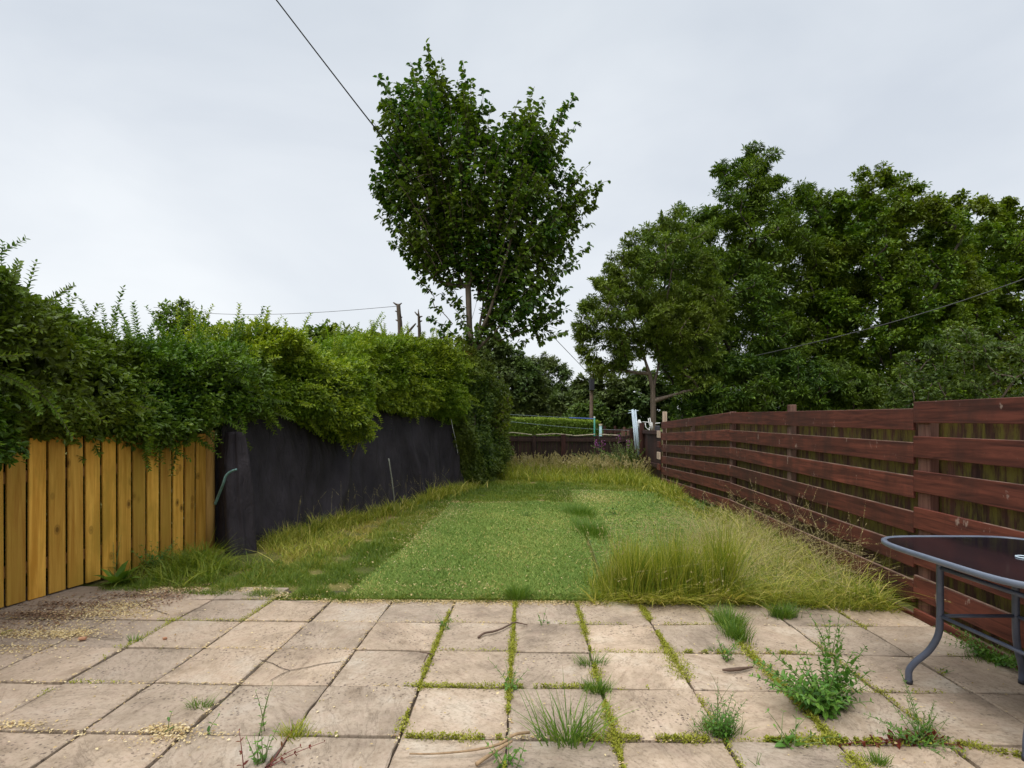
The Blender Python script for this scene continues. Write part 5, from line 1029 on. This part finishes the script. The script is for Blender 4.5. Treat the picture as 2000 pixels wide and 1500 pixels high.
# grass tufts in the joints
TF=[(1110,1447,.22,150,.085,'largest grass tuft, splayed over a slab joint near the bottom',.9),(1425,1222,.13,650,.055,'long narrow grass tuft lying in the joint beside tall grass',.5),(1438,1245,.12,420,.045,'lower end of the long narrow grass tuft',.5),(1530,1205,.12,420,.06,'short grass tuft at the patio edge behind the willowherb',.6),(1155,1298,.09,110,.05,'spiky dark grass tuft in the joint above centre',1.1),(1165,1350,.08,260,.05,'dense short grass tuft where two joints meet',.6),(1012,1172,.17,420,.06,'grass tuft at the front edge of the turf strip',.5),(1130,1005,.17,1700,.15,'far one of the two lush tufts between turf strips',.5),(1150,1040,.17,1700,.14,'near one of the two lush tufts between turf strips',.5),(392,1380,.06,120,.04,'small spiky tuft in a joint at lower left',.9),(575,1436,.07,150,.045,'pale yellow tuft at the joint crossing near bottom left',.8),(262,1252,.06,40,.05,'few thin blades by the brick chip in the left joint',.5),(1450,1275,.04,80,.10,'yellowish small tuft along the joint left of the plant',.8),(590,1080,.0,1,.05,None,0),(1395,1270,.04,60,.04,'tiny tuft in the joint near the leaning weed',.8),(1405,1430,.09,240,.06,'fine grass mixed in with the dense bushy weed',.6),(1715,1490,.06,90,.03,'small tuft in the joint under the red weed',.6),(1950,1290,.09,160,.12,'sparse grass under the fence beside the table',.6)]
for i,(px,py,h,n,spd,lab,ln) in enumerate(TF):
    if lab is None: continue
    rg=np.random.default_rng(300+i); b=G(px,py); P=b+np.stack([rg.normal(0,spd*.6,n),rg.normal(0,spd*.35,n),np.full(n,-.012)],1)
    if i in (1,2): P[:,0]+=(P[:,1]-b[1])*-.55; P[:,1]+=rg.normal(0,.06,n)
    if i in (7,8): P[:,1]+=rg.normal(0,.3,n); P[:,0]+=-.12*(P[:,1]-b[1])
    az=np.arctan2(P[:,1]-b[1],P[:,0]-b[0])+rg.normal(0,.7,n)
    V,Qq,_,_=blades(P,rg.uniform(.5,1.1,n)*h,.0055 if i==0 else .0042,rg.uniform(.0,ln,n),rg.uniform(0,.6,n),az,5,rg)
    o=build('grass_tuft',V,Qq,M['tuft'] if i not in (10,12) else M['tall'],rnd=np.tile(np.clip(rg.normal(.45,.22,n),0,1),4),loc=b); tag(o,lab,'grass tuft',group='grass tufts in slab and turf joints')

# sticks and bits on the slabs
def gpt(px,py,z=.012): p=G(px,py); p[2]=z; return p
polytube('twig',[gpt(934,1249),gpt(946,1243,.02),gpt(962,1240,.02),gpt(980,1234,.02),gpt(1004,1221,.016),gpt(1018,1222,.014),gpt(1030,1224)],[.007,.006,.005,.003],M['stick'],'dark crooked twig lying across a slab near the lawn','twig',6)
polytube('dry_stalk',[gpt(800,1478),gpt(850,1482,.02),gpt(920,1478,.025),gpt(975,1468,.03),gpt(1005,1454,.04),gpt(1034,1440,.02)],[.003,.004,.006,.006],M['stickpale'],'long pale dry stalk lying at the bottom of the patio','twig',6)
polytube('dry_stalk',[gpt(930,1499),gpt(960,1482,.02),gpt(1000,1462,.03)],[.008,.007,.005],M['stickpale'],'thicker short dry stalk crossing the long pale one','twig',6)
polytube('bark_strip',[gpt(1411,1312,.01),gpt(1425,1315,.018),gpt(1445,1314,.02),gpt(1470,1307,.012)],[.004,.010,.010,.004],M['stick'],'curled dark bark strip on the slab beside the leaning weed','bark',6)
polytube('twig',[gpt(828,1300,.02),gpt(836,1285,.02),gpt(845,1288,.03),gpt(820,1280,.02)],[.003,.003],M['stick'],'small dark twig scrap in the joint left of centre','twig',5)
c=gpt(161,1251,.012); tag(MB().box(c,(.042,.026,.016),.4,bev=.004).make('brick_chip',M['brick'],loc=c),'small orange brick chip on a slab at left','brick chip')
c=gpt(322,1250,.01); tag(MB().box(c,(.022,.018,.014),.9,bev=.003).make('brick_chip',M['brick'],loc=c),'crumb of orange brick at the end of a mossy joint','brick chip')
c=G(1540,1060); 

# ------------------------------------------------------------------ table
TC=np.array([2.275,2.50]); TZ=.71; HX,HY=.415,.49
tb=empty('garden_table',(TC[0],TC[1],0),'square cornered-off garden table with black glass top and grey steel legs','table')
n=72; a=np.linspace(0,2*math.pi,n,endpoint=False); ex_=.42
ox=np.sign(np.cos(a))*np.abs(np.cos(a))**ex_; oy=np.sign(np.sin(a))*np.abs(np.sin(a))**ex_
def ring(s,z): return np.stack([TC[0]+ox*(HX-s),TC[1]+oy*(HY-s),np.full(n,z)],1)
m=MB(); prof=[(.020,TZ),(.008,TZ+.003),(.001,TZ-.001),(0,TZ-.010),(.002,TZ-.020),(.010,TZ-.025),(.022,TZ-.024)]
V=np.concatenate([ring(s,z) for s,z in prof]); k=len(prof)
m.add(V,[[j*n+i,j*n+(i+1)%n,((j+1)%k)*n+(i+1)%n,((j+1)%k)*n+i] for j in range(k) for i in range(n)]); m.make('rim',M['rim'],tb,True)
m=MB(); V=np.concatenate([ring(.021,TZ-.002),ring(.021,TZ-.008),[[TC[0],TC[1],TZ-.002],[TC[0],TC[1],TZ-.008]]]); c0_=2*n
m.add(V,[[i,(i+1)%n,n+(i+1)%n,n+i] for i in range(n)],[[c0_,i,(i+1)%n] for i in range(n)]+[[c0_+1,n+(i+1)%n,n+i] for i in range(n)]); m.make('glass_top',M['glass'],tb)
ring_=[TC[0]+.03*np.cos(a),TC[1]+.03*np.sin(a)]
m=MB(); m.tube([(TC[0]+.03*math.cos(t),TC[1]+.03*math.sin(t),TZ+.001) for t in np.linspace(0,2*math.pi,25)],.003,6,cap=False); m.make('parasol_hole_ring',M['galv'],tb,True)
LX,LY=.185,.25
for sx in (-1,1):
    for sy in (-1,1):
        x=TC[0]+sx*LX; y=TC[1]+sy*LY; ox_=sx*.10; oy_=sy*.075
        ctl=np.array([(x,y,.682),(x,y,.5),(x,y,.36),(x+ox_*.06,y+oy_*.06,.27),(x+ox_*.35,y+oy_*.35,.185),(x+ox_*.78,y+oy_*.78,.115),(x+ox_*.98,y+oy_*.98,.07),(x+ox_,y+oy_,.03),(x+ox_,y+oy_,.0)])
        out=[]
        for t in np.linspace(0,len(ctl)-1,41):
            i=min(int(t),len(ctl)-2); f=t-i; p0=ctl[max(i-1,0)];p1=ctl[i];p2=ctl[i+1];p3=ctl[min(i+2,len(ctl)-1)]
            out.append(.5*((2*p1)+(-p0+p2)*f+(2*p0-5*p1+4*p2-p3)*f*f+(-p0+3*p1-3*p2+p3)*f**3))
        lg=MB().tube(out,.0155,14).make('leg',M['steel'],tb,True)
        MB().tube([(x+ox_,y+oy_,.001),(x+ox_,y+oy_,.02)],.0175,14).make('foot_cap',M['shed'],lg,True)
for z,rad in ((.365,.009),(.60,.011)):
    cs=[(TC[0]-LX,TC[1]-LY,z),(TC[0]+LX,TC[1]-LY,z),(TC[0]+LX,TC[1]+LY,z),(TC[0]-LX,TC[1]+LY,z)]
    for i in range(4): MB().tube([cs[i],cs[(i+1)%4]],rad,8).make('stretcher' if z<.5 else 'top_rail',M['steel'],tb,True)
